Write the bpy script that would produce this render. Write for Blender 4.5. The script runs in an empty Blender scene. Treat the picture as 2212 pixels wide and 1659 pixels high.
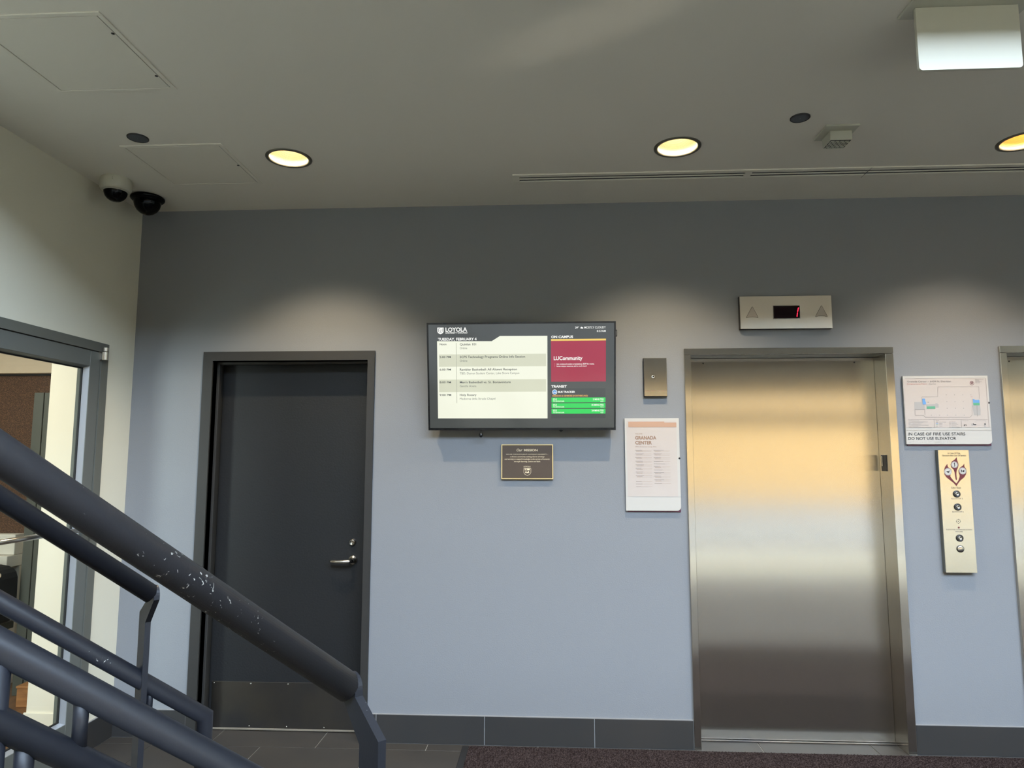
import bpy, bmesh, math, random
import numpy as np
from mathutils import Vector, Matrix
random.seed(7)
S = bpy.context.scene
COL = S.collection
D = bpy.data
# ------------------------------------------------------------------ camera
CX, CY, CZ = 2.46211, -3.90791, 1.54852
YAW, PIT, ROL, FPX = 0.05328, 0.10883, 0.00036, 1478.62
Fw = Vector((-math.sin(YAW)*math.cos(PIT), math.cos(YAW)*math.cos(PIT), math.sin(PIT)))
R0 = Vector((math.cos(YAW), math.sin(YAW), 0)); U0 = R0.cross(Fw)
Rt = math.cos(ROL)*R0+math.sin(ROL)*U0; Up = -math.sin(ROL)*R0+math.cos(ROL)*U0
CAM = Vector((CX, CY, CZ))
cd = D.cameras.new('camera'); cam = D.objects.new('camera', cd); COL.objects.link(cam)
cd.sensor_fit = 'HORIZONTAL'; cd.sensor_width = 36; cd.lens = FPX/2212*36; cd.clip_start = .02; cd.clip_end = 200
cam.matrix_world = Matrix(((Rt.x, Up.x, -Fw.x, CX), (Rt.y, Up.y, -Fw.y, CY), (Rt.z, Up.z, -Fw.z, CZ), (0, 0, 0, 1)))
S.camera = cam
# ------------------------------------------------------------------ view, world, sun, windows' light
S.view_settings.view_transform = 'Standard'; S.view_settings.look = 'None'
S.view_settings.gamma = 1; S.view_settings.use_curve_mapping = False
S.view_settings.exposure = 0.0
S.cycles.max_bounces = 10; S.cycles.diffuse_bounces = 5; S.cycles.glossy_bounces = 5
S.cycles.transparent_max_bounces = 12; S.cycles.sample_clamp_indirect = 6
S.cycles.caustics_reflective = False; S.cycles.caustics_refractive = False
W = D.worlds.new('sky'); S.world = W; W.use_nodes = True
wn, wl = W.node_tree.nodes, W.node_tree.links
bg = wn['Background']; tc = wn.new('ShaderNodeTexCoord'); sx = wn.new('ShaderNodeSeparateXYZ'); cr = wn.new('ShaderNodeValToRGB')
wl.new(tc.outputs['Generated'], sx.inputs[0]); wl.new(sx.outputs['Z'], cr.inputs[0]); wl.new(cr.outputs[0], bg.inputs[0])
cr.color_ramp.elements[0].position = 0.04; cr.color_ramp.elements[0].color = (.62, .64, .68, 1)
cr.color_ramp.elements[1].position = .40; cr.color_ramp.elements[1].color = (.56, .65, .85, 1)
bg.inputs[1].default_value = 34.5
sun = D.lights.new('sun', 'SUN'); so = D.objects.new('sun', sun); COL.objects.link(so)
sun.energy = 7.0; sun.color = (1, .80, .50); sun.angle = .01
so.rotation_euler = Vector((-.25, -1, -.52)).to_track_quat('-Z', 'Y').to_euler()

def area(name, loc, direction, sx_, sy_, power, color, portal=False, spread=math.pi):
    l = D.lights.new(name, 'AREA'); l.shape = 'RECTANGLE'; l.size = sx_; l.size_y = sy_; l.energy = power; l.color = color; l.spread = spread
    o = D.objects.new(name, l); COL.objects.link(o); o.location = loc
    o.rotation_euler = Vector(direction).to_track_quat('-Z', 'Y').to_euler()
    if portal: l.cycles.is_portal = True
    return o
area('upper_window_portal', (5.7, -8.02, 8.15), (0, 1, 0), 11.3, 6.1, 1, (1, 1, 1), True)
area('lower_window_portal', (5.7, -8.02, 1.4), (0, 1, 0), 11.3, 2.6, 1, (1, 1, 1), True)
area('side_room_window_light', (-1.25, -3.3, 1.3), (.42, 1, 0), .8, 1.6, 88, (.86, .95, .95))
area('side_room_ceiling_light', (-1.3, -.45, 2.5), (0, 0, -1), .5, .9, 22, (1, .95, .82))
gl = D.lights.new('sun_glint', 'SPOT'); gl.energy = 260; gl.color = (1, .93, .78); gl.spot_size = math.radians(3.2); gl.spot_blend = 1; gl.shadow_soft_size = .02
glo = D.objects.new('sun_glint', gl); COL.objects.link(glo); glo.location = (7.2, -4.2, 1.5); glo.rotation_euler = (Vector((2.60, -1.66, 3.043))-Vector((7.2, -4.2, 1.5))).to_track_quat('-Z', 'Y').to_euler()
# ------------------------------------------------------------------ helpers
def ray(u, v): return Fw + (u-1106)/FPX*Rt - (v-829.5)/FPX*Up
def at(u, v, ax, c):
    q = ray(u, v); return CAM + q*((c-CAM[ax])/q[ax])

class MB:
    def __init__(s): s.v = []; s.f = []; s.sm = []; s.uv = None
    def add(s, vs, fs, smooth=False):
        b = len(s.v); s.v += [tuple(p) for p in vs]; s.f += [tuple(b+i for i in f) for f in fs]; s.sm += [smooth]*len(fs)
        return s
    def box(s, x0, x1, y0, y1, z0, z1):
        vs = [(x, y, z) for z in (z0, z1) for y in (y0, y1) for x in (x0, x1)]
        return s.add(vs, [(0, 2, 3, 1), (4, 5, 7, 6), (0, 1, 5, 4), (2, 6, 7, 3), (0, 4, 6, 2), (1, 3, 7, 5)])
    def cbox(s, x0, x1, y0, y1, z0, z1, c=.002):
        # chamfered box
        bm = bmesh.new(); r = bmesh.ops.create_cube(bm, size=1)
        for q in bm.verts: q.co = Vector(((x0+x1)/2+q.co.x*(x1-x0), (y0+y1)/2+q.co.y*(y1-y0), (z0+z1)/2+q.co.z*(z1-z0)))
        bmesh.ops.bevel(bm, geom=bm.edges[:], offset=c, segments=1, affect='EDGES')
        bm.verts.index_update(); s.add([q.co[:] for q in bm.verts], [[w.index for w in f.verts] for f in bm.faces]); bm.free()
        return s
    def tube(s, pts, r, n=20, caps=True, sm=True):
        pts = [Vector(p) for p in pts]; rings = []
        rr = r if isinstance(r, (list, tuple)) else [r]*len(pts)
        t0 = (pts[1]-pts[0]).normalized(); a = t0.orthogonal().normalized()
        b0 = len(s.v); vs = []
        for i, p in enumerate(pts):
            tp = (p-pts[i-1]).normalized() if i else None
            tn = (pts[i+1]-p).normalized() if i < len(pts)-1 else None
            if tp is None: nn = tn; d = tn
            elif tn is None: nn = tp; d = tp
            else: nn = (tp+tn).normalized(); d = tp
            if tp is not None and i:
                a = (a-d*a.dot(d)).normalized()
            bb = d.cross(a)
            for k in range(n):
                w = 2*math.pi*k/n; o = (a*math.cos(w)+bb*math.sin(w))*rr[i]
                den = d.dot(nn); o = o - d*(o.dot(nn)/den) if den > .2 else o
                vs.append(p+o)
            if tn is not None: a = (a-tn*a.dot(tn)).normalized()
        m = len(pts)
        fs = [(i*n+k, i*n+(k+1) % n, (i+1)*n+(k+1) % n, (i+1)*n+k) for i in range(m-1) for k in range(n)]
        s.add(vs, fs, sm)
        if caps:
            s.f.append(tuple(b0+k for k in reversed(range(n)))); s.f.append(tuple(b0+(m-1)*n+k for k in range(n))); s.sm += [False, False]
        return s
    def lathe(s, c, prof, axis=(0, 0, 1), n=32, sm=True, caps=False):
        ax = Vector(axis).normalized(); a = ax.orthogonal().normalized(); b = ax.cross(a); c = Vector(c); vs = []
        for (r, h) in prof:
            for k in range(n):
                w = 2*math.pi*k/n; vs.append(c+ax*h+(a*math.cos(w)+b*math.sin(w))*r)
        m = len(prof); b0 = len(s.v)
        s.add(vs, [(i*n+k, i*n+(k+1) % n, (i+1)*n+(k+1) % n, (i+1)*n+k) for i in range(m-1) for k in range(n)], sm)
        if caps:
            s.f.append(tuple(b0+k for k in reversed(range(n)))); s.f.append(tuple(b0+(m-1)*n+k for k in range(n))); s.sm += [False, False]
        return s
    def prism(s, poly, off):
        # poly list of 3D points, extruded by off
        n = len(poly); off = Vector(off); vs = [Vector(p) for p in poly]+[Vector(p)+off for p in poly]
        return s.add(vs, [tuple(range(n)), tuple(n+i for i in reversed(range(n)))]+[(i, n+i, n+(i+1) % n, (i+1) % n) for i in range(n)])
    def build(s, name, m, parent=None, kind=None, label=None, cat=None, group=None, uv=None):
        me = D.meshes.new(name); V = [Vector(p) for p in s.v]
        if parent is not None: org = Vector(parent['_w'])
        else:
            lo = [min(p[i] for p in V) for i in range(3)]; hi = [max(p[i] for p in V) for i in range(3)]
            org = Vector(((lo[0]+hi[0])/2, (lo[1]+hi[1])/2, lo[2]))
        me.from_pydata([tuple(p-org) for p in V], [], s.f)
        bm = bmesh.new(); bm.from_mesh(me); bmesh.ops.recalc_face_normals(bm, faces=bm.faces[:]); bm.to_mesh(me); bm.free()
        me.polygons.foreach_set('use_smooth', s.sm)
        if uv:
            l = me.uv_layers.new(name='UVMap')
            for p in me.polygons:
                nx, ny, nz = (abs(c) for c in p.normal); i, j = (1, 2) if nx > max(ny, nz) else ((0, 2) if ny >= nz else (0, 1))
                for li in p.loop_indices:
                    q = me.vertices[me.loops[li].vertex_index].co; l.data[li].uv = (q[i], q[j])
        me.materials.append(m)
        o = D.objects.new(name, me); COL.objects.link(o); o['_w'] = tuple(org)
        if parent is not None: o.parent = parent; o.location = (0, 0, 0); o['_w'] = parent['_w']
        else: o.location = org
        return tag(o, label, cat, group, kind)
def tag(o, label=None, cat=None, group=None, kind=None):
    if label: o['label'] = label
    if cat: o['category'] = cat
    if group: o['group'] = group
    if kind: o['kind'] = kind
    return o
def thing(name, loc, label, cat, group=None, kind=None):
    o = D.objects.new(name, None); COL.objects.link(o); o.location = loc; o['_w'] = tuple(loc); o.empty_display_size = .1
    return tag(o, label, cat, group, kind)
def cleanup():
    for o in COL.objects:
        if '_w' in o: del o['_w']

# ------------------------------------------------------------------ materials
def s2l(c):
    f = lambda x: x/12.92 if x <= .04045 else ((x+.055)/1.055)**2.4
    return tuple(f(x/255) for x in c)+(1,)
def mat(name, rgb, rough=.5, metal=0, spec=.5, bump=None, noise=None, emit=None, estr=1, aniso=None, coat=0, srgb=True):
    m = D.materials.new(name); m.use_nodes = True; nt = m.node_tree; b = nt.nodes['Principled BSDF']; L = nt.links
    c = s2l(rgb) if srgb else tuple(rgb)+(1,)
    b.inputs['Base Color'].default_value = c; b.inputs['Roughness'].default_value = rough; b.inputs['Metallic'].default_value = metal
    b.inputs['Specular IOR Level'].default_value = spec; b.inputs['Coat Weight'].default_value = coat
    co = nt.nodes.new('ShaderNodeTexCoord')
    if bump:      # (scale, strength, distance, (sx,sy,sz))
        mp = nt.nodes.new('ShaderNodeMapping'); nz = nt.nodes.new('ShaderNodeTexNoise'); bp = nt.nodes.new('ShaderNodeBump')
        mp.inputs['Scale'].default_value = bump[3] if len(bump) > 3 else (1, 1, 1)
        nz.inputs['Scale'].default_value = bump[0]; nz.inputs['Detail'].default_value = 3
        bp.inputs['Strength'].default_value = bump[1]; bp.inputs['Distance'].default_value = bump[2]
        L.new(co.outputs['Object'], mp.inputs[0]); L.new(mp.outputs[0], nz.inputs['Vector']); L.new(nz.outputs['Fac'], bp.inputs['Height']); L.new(bp.outputs[0], b.inputs['Normal'])
    if noise:     # (scale, rgb2, lo, hi, (sx,sy,sz))
        mp = nt.nodes.new('ShaderNodeMapping'); nz = nt.nodes.new('ShaderNodeTexNoise'); rp = nt.nodes.new('ShaderNodeValToRGB')
        mp.inputs['Scale'].default_value = noise[4] if len(noise) > 4 else (1, 1, 1)
        nz.inputs['Scale'].default_value = noise[0]; nz.inputs['Detail'].default_value = 5
        rp.color_ramp.elements[0].position = noise[2]; rp.color_ramp.elements[1].position = noise[3]
        rp.color_ramp.elements[0].color = c; rp.color_ramp.elements[1].color = s2l(noise[1])
        L.new(co.outputs['Object'], mp.inputs[0]); L.new(mp.outputs[0], nz.inputs['Vector']); L.new(nz.outputs['Fac'], rp.inputs[0]); L.new(rp.outputs[0], b.inputs['Base Color'])
    if emit is not None:
        b.inputs['Emission Color'].default_value = s2l(emit); b.inputs['Emission Strength'].default_value = estr
    if aniso is not None:
        b.inputs['Anisotropic'].default_value = aniso[0]; b.inputs['Anisotropic Rotation'].default_value = aniso[1]
        tg = nt.nodes.new('ShaderNodeTangent'); tg.direction_type = 'UV_MAP'; L.new(tg.outputs[0], b.inputs['Tangent'])
    return m
def steel(name, rgb, rough, an=.8, rot=0.0, streak=(1, 1, 60)):
    m = mat(name, rgb, rough, .965, aniso=(an, rot)); nt = m.node_tree; b = nt.nodes['Principled BSDF']; L = nt.links
    co = nt.nodes.new('ShaderNodeTexCoord'); mp = nt.nodes.new('ShaderNodeMapping'); nz = nt.nodes.new('ShaderNodeTexNoise'); mr = nt.nodes.new('ShaderNodeMapRange')
    mp.inputs['Scale'].default_value = streak; nz.inputs['Scale'].default_value = 6; nz.inputs['Detail'].default_value = 4
    mr.inputs['To Min'].default_value = rough-.004; mr.inputs['To Max'].default_value = rough+.006
    L.new(co.outputs['Object'], mp.inputs[0]); L.new(mp.outputs[0], nz.inputs['Vector']); L.new(nz.outputs['Fac'], mr.inputs[0]); L.new(mr.outputs[0], b.inputs['Roughness'])
    return m
M = {}
M['blue'] = mat('blue_grey_paint', (123, 125, 128), .55, spec=.35, bump=(160, .25, .002))
M['cream'] = mat('cream_paint', (212, 208, 190), .6, spec=.35, bump=(160, .2, .002))
M['ceil'] = mat('ceiling_paint', (226, 220, 206), .8, spec=.2, bump=(120, .12, .002))
M['ceilpanel'] = mat('hatch_paint', (224, 218, 203), .7, spec=.25, bump=(60, .08, .002))
M['tile'] = mat('charcoal_tile', (50, 47, 44), .5, spec=.3, noise=(3.5, (56, 52, 47), .35, .7), bump=(40, .05, .001))
M['bulk'] = mat('grey_bulkhead_paint', (120, 120, 118), .8)
M['bouncetile'] = mat('pale_bounce_tile', (182, 172, 152), .65, spec=.15)  # unseen pale floor near the windows, added to bounce daylight onto the ceiling
M['basetile'] = mat('charcoal_base_tile', (46, 46, 46), .5, spec=.3, noise=(2.5, (52, 50, 48), .35, .7))
M['grout'] = mat('pale_grout', (150, 146, 138), .85)
M['caulk'] = mat('pale_caulk', (128, 128, 128), .7)
M['slate'] = mat('slate_door_paint', (29, 30, 31), .5, spec=.28, bump=(90, .35, .002), noise=(1.2, (32, 32, 32), .4, .7))
M['slateframe'] = mat('slate_frame_paint', (46, 45, 43), .5, spec=.35, bump=(90, .15, .002))
M['rubber'] = mat('black_rubber', (20, 20, 21), .6)
M['steel'] = steel('brushed_steel', (204, 197, 184), .205, .95, .0, (60, 60, 1))
M['steelh'] = steel('brushed_steel_panel', (190, 186, 174), .40, .3, .25, (1, 1, 60))
M['steelv'] = steel('brushed_steel_station', (214, 208, 190), .25, .6, .0, (60, 60, 1))
M['kick'] = mat('dull_kick_plate', (112, 107, 100), .36, 1, bump=(30, .05, .001), noise=(3, (92, 92, 96), .4, .7))
M['sweep'] = mat('worn_sweep', (120, 112, 98), .7)
M['satin'] = mat('satin_nickel', (205, 200, 190), .22, 1)
M['darkmetal'] = mat('dark_edge', (58, 56, 54), .45, .6)
M['alu'] = mat('painted_aluminium', (100, 103, 99), .5, .15, spec=.5)
M['alud'] = mat('painted_aluminium_jamb', (98, 99, 92), .55, .1, spec=.4)
M['bead'] = mat('clear_anodised_bead', (150, 153, 157), .35, .5)
M['black'] = mat('black_plastic', (10, 10, 11), .25)
M['blackmatt'] = mat('black_gasket', (6, 6, 6), .7)
M['domeblack'] = mat('smoked_dome', (2, 2, 2), .12, spec=.12)
M['whiteplastic'] = mat('white_plastic', (186, 184, 168), .45)
M['signwhite'] = mat('sign_white', (190, 186, 168), .5)
M['ring'] = mat('downlight_trim', (104, 101, 90), .3, .55)
M['speaker'] = mat('grey_grille', (74, 78, 82), .6, bump=(260, .5, .002))
M['placard'] = mat('placard_white', (180, 176, 169), .42)
M['paper'] = mat('printed_sheet', (180, 170, 163), .3)
M['placardback'] = mat('maroon_backplate', (88, 34, 60), .45)
M['maroon'] = mat('maroon_ink', (92, 30, 36), .45)
M['ink'] = mat('black_ink', (28, 28, 30), .55)
M['greyink'] = mat('grey_ink', (140, 136, 132), .6)
M['midink'] = mat('dark_grey_ink', (96, 92, 90), .6)
M['redink'] = mat('red_ink', (164, 100, 90), .6)
M['blueink'] = mat('blue_ink', (92, 140, 190), .5)
M['greenink'] = mat('green_ink', (84, 150, 116), .5)
M['planfill'] = mat('plan_grey', (158, 154, 150), .5)
M['tanink'] = mat('tan_band_ink', (172, 136, 112), .4)
M['brownink'] = mat('brown_ink', (136, 106, 84), .5)
M['bronze'] = mat('bronze_plaque', (82, 70, 60), .45, .5, bump=(200, .3, .001))
M['brass'] = mat('polished_bronze_edge', (235, 214, 160), .3, .7)
M['brassink'] = mat('raised_bronze_letters', (238, 222, 190), .35, .5)
M['rubberedge'] = M['rubber']
M['carpet'] = mat('brown_black_carpet', (30, 22, 21), .95, spec=.05, noise=(140, (72, 62, 60), .42, .68), bump=(260, .8, .004))
M['mullion'] = mat('dark_mullion', (60, 60, 62), .45, .4)
M['facade'] = mat('tan_brick_facade', (136, 108, 64), .85, noise=(.35, (120, 94, 55), .4, .65))
M['facadewin'] = mat('facade_window_glass', (70, 80, 92), .2)
M['pavement'] = mat('pavement', (70, 68, 65), .85)
M['woodfloor'] = mat('wood_floor', (128, 92, 62), .4, noise=(3, (104, 72, 48), .35, .65, (8, 1, 1)))
M['wood'] = mat('oak_box', (176, 122, 74), .5, noise=(4, (140, 92, 54), .35, .65, (1, 1, 8)))
M['cork'] = mat('speckled_brown_panel', (52, 34, 24), .8, noise=(260, (140, 100, 70), .45, .75))
M['roomwhite'] = mat('room_white_paint', (240, 230, 214), .7)
M['beige'] = mat('room_beige_paint', (196, 178, 156), .75)
M['greengrey'] = mat('green_grey_frame', (74, 76, 70), .55)
M['bag'] = mat('black_fabric', (16, 16, 17), .9)
M['paleinside'] = mat('pale_window_board', (212, 206, 196), .6)
M['chip'] = mat('bare_chip', (205, 205, 200), .5)
M['stairconcrete'] = mat('stair_tread', (92, 90, 88), .7)
# railing paint: dark blue-grey enamel with small pale chips that gather in patches
def railing_mat(name, amount, col=(31, 33, 40)):
    m = mat(name, col, .44, spec=.4); nt = m.node_tree; b = nt.nodes['Principled BSDF']; L = nt.links
    co = nt.nodes.new('ShaderNodeTexCoord'); n1 = nt.nodes.new('ShaderNodeTexNoise'); n2 = nt.nodes.new('ShaderNodeTexNoise')
    n1.inputs['Scale'].default_value = 95; n1.inputs['Detail'].default_value = 2; n1.inputs['Distortion'].default_value = 1.2
    n2.inputs['Scale'].default_value = 7.5; n2.inputs['Detail'].default_value = 1
    r1 = nt.nodes.new('ShaderNodeMapRange'); r1.inputs['From Min'].default_value = .665; r1.inputs['From Max'].default_value = .70
    r2 = nt.nodes.new('ShaderNodeMapRange'); r2.inputs['From Min'].default_value = amount; r2.inputs['From Max'].default_value = amount+.03
    mu = nt.nodes.new('ShaderNodeMath'); mu.operation = 'MULTIPLY'; mx = nt.nodes.new('ShaderNodeMix'); mx.data_type = 'RGBA'
    L.new(co.outputs['Object'], n1.inputs['Vector']); L.new(co.outputs['Object'], n2.inputs['Vector'])
    L.new(n1.outputs['Fac'], r1.inputs[0]); L.new(n2.outputs['Fac'], r2.inputs[0]); L.new(r1.outputs[0], mu.inputs[0]); L.new(r2.outputs[0], mu.inputs[1])
    mx.inputs['A'].default_value = s2l(col); mx.inputs['B'].default_value = s2l((205, 205, 200))
    L.new(mu.outputs[0], mx.inputs['Factor']); L.new(mx.outputs['Result'], b.inputs['Base Color'])
    bp = nt.nodes.new('ShaderNodeBump'); n3 = nt.nodes.new('ShaderNodeTexNoise'); n3.inputs['Scale'].default_value = 220
    bp.inputs['Strength'].default_value = .15; bp.inputs['Distance'].default_value = .001
    L.new(co.outputs['Object'], n3.inputs['Vector']); L.new(n3.outputs['Fac'], bp.inputs['Height']); L.new(bp.outputs[0], b.inputs['Normal'])
    return m
M['rail'] = railing_mat('navy_grey_enamel_lit', .545, (50, 50, 54))  # lighter base: light from above put into the near handrail's colour
M['railclean'] = railing_mat('navy_grey_enamel_sound', .69)
# thin glass: lets light straight through, reflects a little
def glass(name, tint, refl):
    m = D.materials.new(name); m.use_nodes = True; nt = m.node_tree; nt.nodes.clear(); L = nt.links
    o = nt.nodes.new('ShaderNodeOutputMaterial'); t = nt.nodes.new('ShaderNodeBsdfTransparent'); g = nt.nodes.new('ShaderNodeBsdfGlossy'); f = nt.nodes.new('ShaderNodeLayerWeight'); pw = nt.nodes.new('ShaderNodeMath'); ml = nt.nodes.new('ShaderNodeMath'); mx = nt.nodes.new('ShaderNodeMixShader')
    t.inputs[0].default_value = s2l(tint); g.inputs['Roughness'].default_value = .02; f.inputs['Blend'].default_value = .5; pw.operation = 'POWER'; pw.inputs[1].default_value = 5
    ml.operation = 'MULTIPLY_ADD'; ml.inputs[1].default_value = .8; ml.inputs[2].default_value = refl
    L.new(f.outputs['Facing'], pw.inputs[0]); L.new(pw.outputs[0], ml.inputs[0]); L.new(ml.outputs[0], mx.inputs[0]); L.new(t.outputs[0], mx.inputs[1]); L.new(g.outputs[0], mx.inputs[2]); L.new(mx.outputs[0], o.inputs[0])
    return m
M['glass'] = glass('clear_glass', (244, 248, 246), .03)
def lit(name, rgb, s=1.0, rough=.12):
    return mat(name, (4, 4, 5), rough, emit=rgb, estr=s, spec=.5)
M['e_bg'] = lit('display_charcoal', (76, 79, 77)); M['e_side'] = lit('display_charcoal_dark', (66, 69, 69))
M['e_white'] = lit('display_cream', (244, 246, 226)); M['e_row'] = lit('display_row_shade', (214, 216, 192))
M['e_ink'] = lit('display_dark_text', (62, 66, 68)); M['e_ink2'] = lit('display_grey_text', (104, 108, 104)); M['e_line'] = lit('display_divider', (176, 178, 160))
M['e_pure'] = lit('display_white_text', (250, 250, 245)); M['e_gold'] = lit('display_gold', (246, 206, 104)); M['e_maroon'] = lit('display_maroon', (168, 48, 72))
M['e_green'] = lit('display_green', (44, 214, 92)); M['e_orange'] = lit('display_orange_text', (240, 180, 90)); M['e_blue'] = lit('display_blue', (80, 150, 215)); M['e_pink'] = lit('display_rose', (214, 120, 120))
M['e_red'] = mat('red_segment', (30, 0, 4), .3, emit=(255, 36, 70), estr=2.2)
M['darkred'] = mat('dark_indicator_window', (22, 8, 12), .12)
M['lens'] = mat('pale_arrow_lens', (160, 152, 142), .35)
M['lamp'] = mat('lamp_lens', (255, 240, 200), .5, emit=(255, 240, 200), estr=7.0)
M['lampo'] = mat('amber_lamp_lens', (255, 220, 150), .5, emit=(255, 222, 158), estr=9.0)
M['reflw'] = mat('pale_reflector', (250, 242, 214), .6, bump=(1, 0, .001))
M['reflo'] = mat('amber_reflector', (255, 218, 148), .6)

# ------------------------------------------------------------------ text helper (built-in font, turned to mesh)
def text_mesh(s, bold=0.0, shear=0.0):
    c = D.curves.new('t', 'FONT'); c.body = s; c.size = 1; c.offset = bold; c.shear = shear; c.resolution_u = 3
    o = D.objects.new('t', c); me = D.meshes.new_from_object(o)
    n = len(me.vertices); a = np.empty(n*3); me.vertices.foreach_get('co', a); a = a.reshape(-1, 3)
    fs = [tuple(p.vertices) for p in me.polygons]
    D.objects.remove(o); D.curves.remove(c); D.meshes.remove(me)
    return a, fs
_k, _ = text_mesh('H'); CAPH = _k[:, 1].max()
class Face:
    """a flat face in the scene; pts are given in the pixels of a close-up of it"""
    def __init__(s, u0, v0, sc, origin, ex, ez, flip=1):
        s.u0, s.v0, s.sc = u0, v0, sc; s.o = Vector(origin); s.ex = Vector(ex).normalized(); s.ez = Vector(ez).normalized()
        s.n = s.ez.cross(s.ex)*-1; s.n = s.ex.cross(s.ez)
        s.bins = {}
    def ab(s, x, y):
        q = ray(s.u0+x/s.sc, s.v0+y/s.sc); t = (s.o-CAM).dot(s.n)/q.dot(s.n); d = CAM+q*t-s.o
        return d.dot(s.ex), d.dot(s.ez)
    def pt(s, a, b, h): return s.o+s.ex*a+s.ez*b+s.n*h
    JOIN = {'lg', 'lb', 'grey', 'ln', 'braille', 'hole', 'div', 'dark', 'ic', 'd', 'ring'}
    def mb(s, key):
        if key in s.JOIN: k = (key, 0)
        else: k = (key, len(s.bins)+1)
        if k not in s.bins: s.bins[k] = MB()
        return s.bins[k]
    def rect(s, key, x0, y0, x1, y1, h=.001):
        c = [s.ab(*p) for p in ((x0, y0), (x1, y0), (x0, y1), (x1, y1))]
        a0, a1 = (c[0][0]+c[2][0])/2, (c[1][0]+c[3][0])/2; b1, b0 = (c[0][1]+c[1][1])/2, (c[2][1]+c[3][1])/2
        s.mb(key).add([s.pt(a0, b0, h), s.pt(a1, b0, h), s.pt(a1, b1, h), s.pt(a0, b1, h)], [(0, 1, 2, 3)])
    def poly(s, key, pts, h=.001):
        s.mb(key).add([s.pt(*s.ab(*p), h) for p in pts], [tuple(range(len(pts)))])
    def line(s, key, x0, y0, x1, y1, w, h=.001):
        a = Vector(s.ab(x0, y0)); b = Vector(s.ab(x1, y1)); w = w/s.sc/FPX*3.85; d = (b-a).normalized(); n = Vector((-d.y, d.x))*w/2
        s.mb(key).add([s.pt(*(a-n), h), s.pt(*(b-n), h), s.pt(*(b+n), h), s.pt(*(a+n), h)], [(0, 1, 2, 3)])
    def disc(s, key, x, y, r, h=.001, n=24, r0=0):
        a, b = s.ab(x, y); r = r/s.sc/FPX*3.85; r0 = r0/s.sc/FPX*3.85
        out = [s.pt(a+r*math.cos(6.28318*k/n), b+r*math.sin(6.28318*k/n), h) for k in range(n)]
        if r0:
            inn = [s.pt(a+r0*math.cos(6.28318*k/n), b+r0*math.sin(6.28318*k/n), h) for k in range(n)]
            s.mb(key).add(out+inn, [(k, (k+1) % n, n+(k+1) % n, n+k) for k in range(n)])
        else: s.mb(key).add(out, [tuple(range(n))])
    def text(s, key, t, x0, x1, yb, yc, bold=0.0, shear=0.0, h=.0015):
        v, f = text_mesh(t, bold, shear); mn, mx = v[:, 0].min(), v[:, 0].max()
        a0, b0 = s.ab(x0, yb); a1, _ = s.ab(x1, yb); _, b1 = s.ab(x0, yc)
        sxx = (a1-a0)/(mx-mn); sy = (b1-b0)/CAPH
        s.mb(key).add([s.pt(a0+(p[0]-mn)*sxx, b0+p[1]*sy, h) for p in v], f)
    def finish(s, parent, names):
        for (k, j), m in s.bins.items():
            nm, mt = names[k]; m.build(nm, M[mt], parent, kind='stuff' if k in ('lg', 'lb', 'grey', 'braille', 'hole', 'ln', 'dark') else None)

# ================================================================== THE SETTING
H = 3.043; YC = -2.0           # low ceiling and its front edge
RX = 11.5; FY = -8.0; HT = 11.4
E0, E1, EI0, EI1, ET, EH = 3.2334, 4.3881, 3.2695, 4.3442, 2.1716, 2.134
E2 = 4.9637-E0
def holes(mb, y0, y1, x0, x1, z0, z1, hs):
    """wall slab with door-like holes (a0,a1,top)"""
    hs = sorted(hs); x = x0
    for a, b, t in hs:
        mb.box(x, a, y0, y1, z0, z1); mb.box(a, b, y0, y1, t, z1); x = b
    mb.box(x, x1, y0, y1, z0, z1)
w = MB(); holes(w, 0, .30, 0, RX, 0, H, [(.45, 1.435, 2.155), (3.25, 4.366, 2.155), (3.25+E2, 4.366+E2, 2.155)])
w.build('wall_back', M['blue'], kind='structure', label='blue-grey painted wall with service door and elevators', cat='wall')
MB().box(.44, 1.445, .175, .30, 0, 2.16).build('trim_1', M['rubber'], kind='structure', label='dark blocking behind the service door', cat='trim')
for i, dx in enumerate((0, E2)):
    MB().box(3.24+dx, 4.376+dx, .17, .30, 0, 2.16).build('trim_%d' % (i+2), M['rubber'], kind='structure', label='dark shaft wall behind the elevator doors', cat='trim')
DY0, DY1 = -.2445, -1.275     # glass door frame on the left wall
w = MB()
w.box(-.14, 0, DY0, .30, 0, H); w.box(-.14, 0, DY1, DY0, 2.182, H); w.box(-.14, 0, YC, DY1, 0, H)
w.box(-.14, 0, FY, YC, 0, HT)
w.build('wall_left', M['cream'], kind='structure', label='cream painted side wall around the glass door', cat='wall')
MB().box(RX, RX+.15, FY, .30, 0, HT).build('wall_right', M['cream'], kind='structure', label='cream side wall at the right end of the lobby', cat='wall')
MB().box(-.14, RX+.15, YC, .30, H, H+.45).build('ceiling', M['ceil'], kind='structure', label='low grey-white plaster ceiling with downlights', cat='ceiling')
MB().box(-.14, RX+.15, YC-.001, YC+.15, H+.45, HT).build('wall_bulkhead', M['bulk'], kind='structure', label='plaster wall rising above the low ceiling edge', cat='wall')
MB().box(-.14, RX+.15, FY-.3, YC+.15, HT, HT+.2).build('ceiling_high', M['ceil'], kind='structure', label='high plaster ceiling over the stair hall', cat='ceiling')
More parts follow.
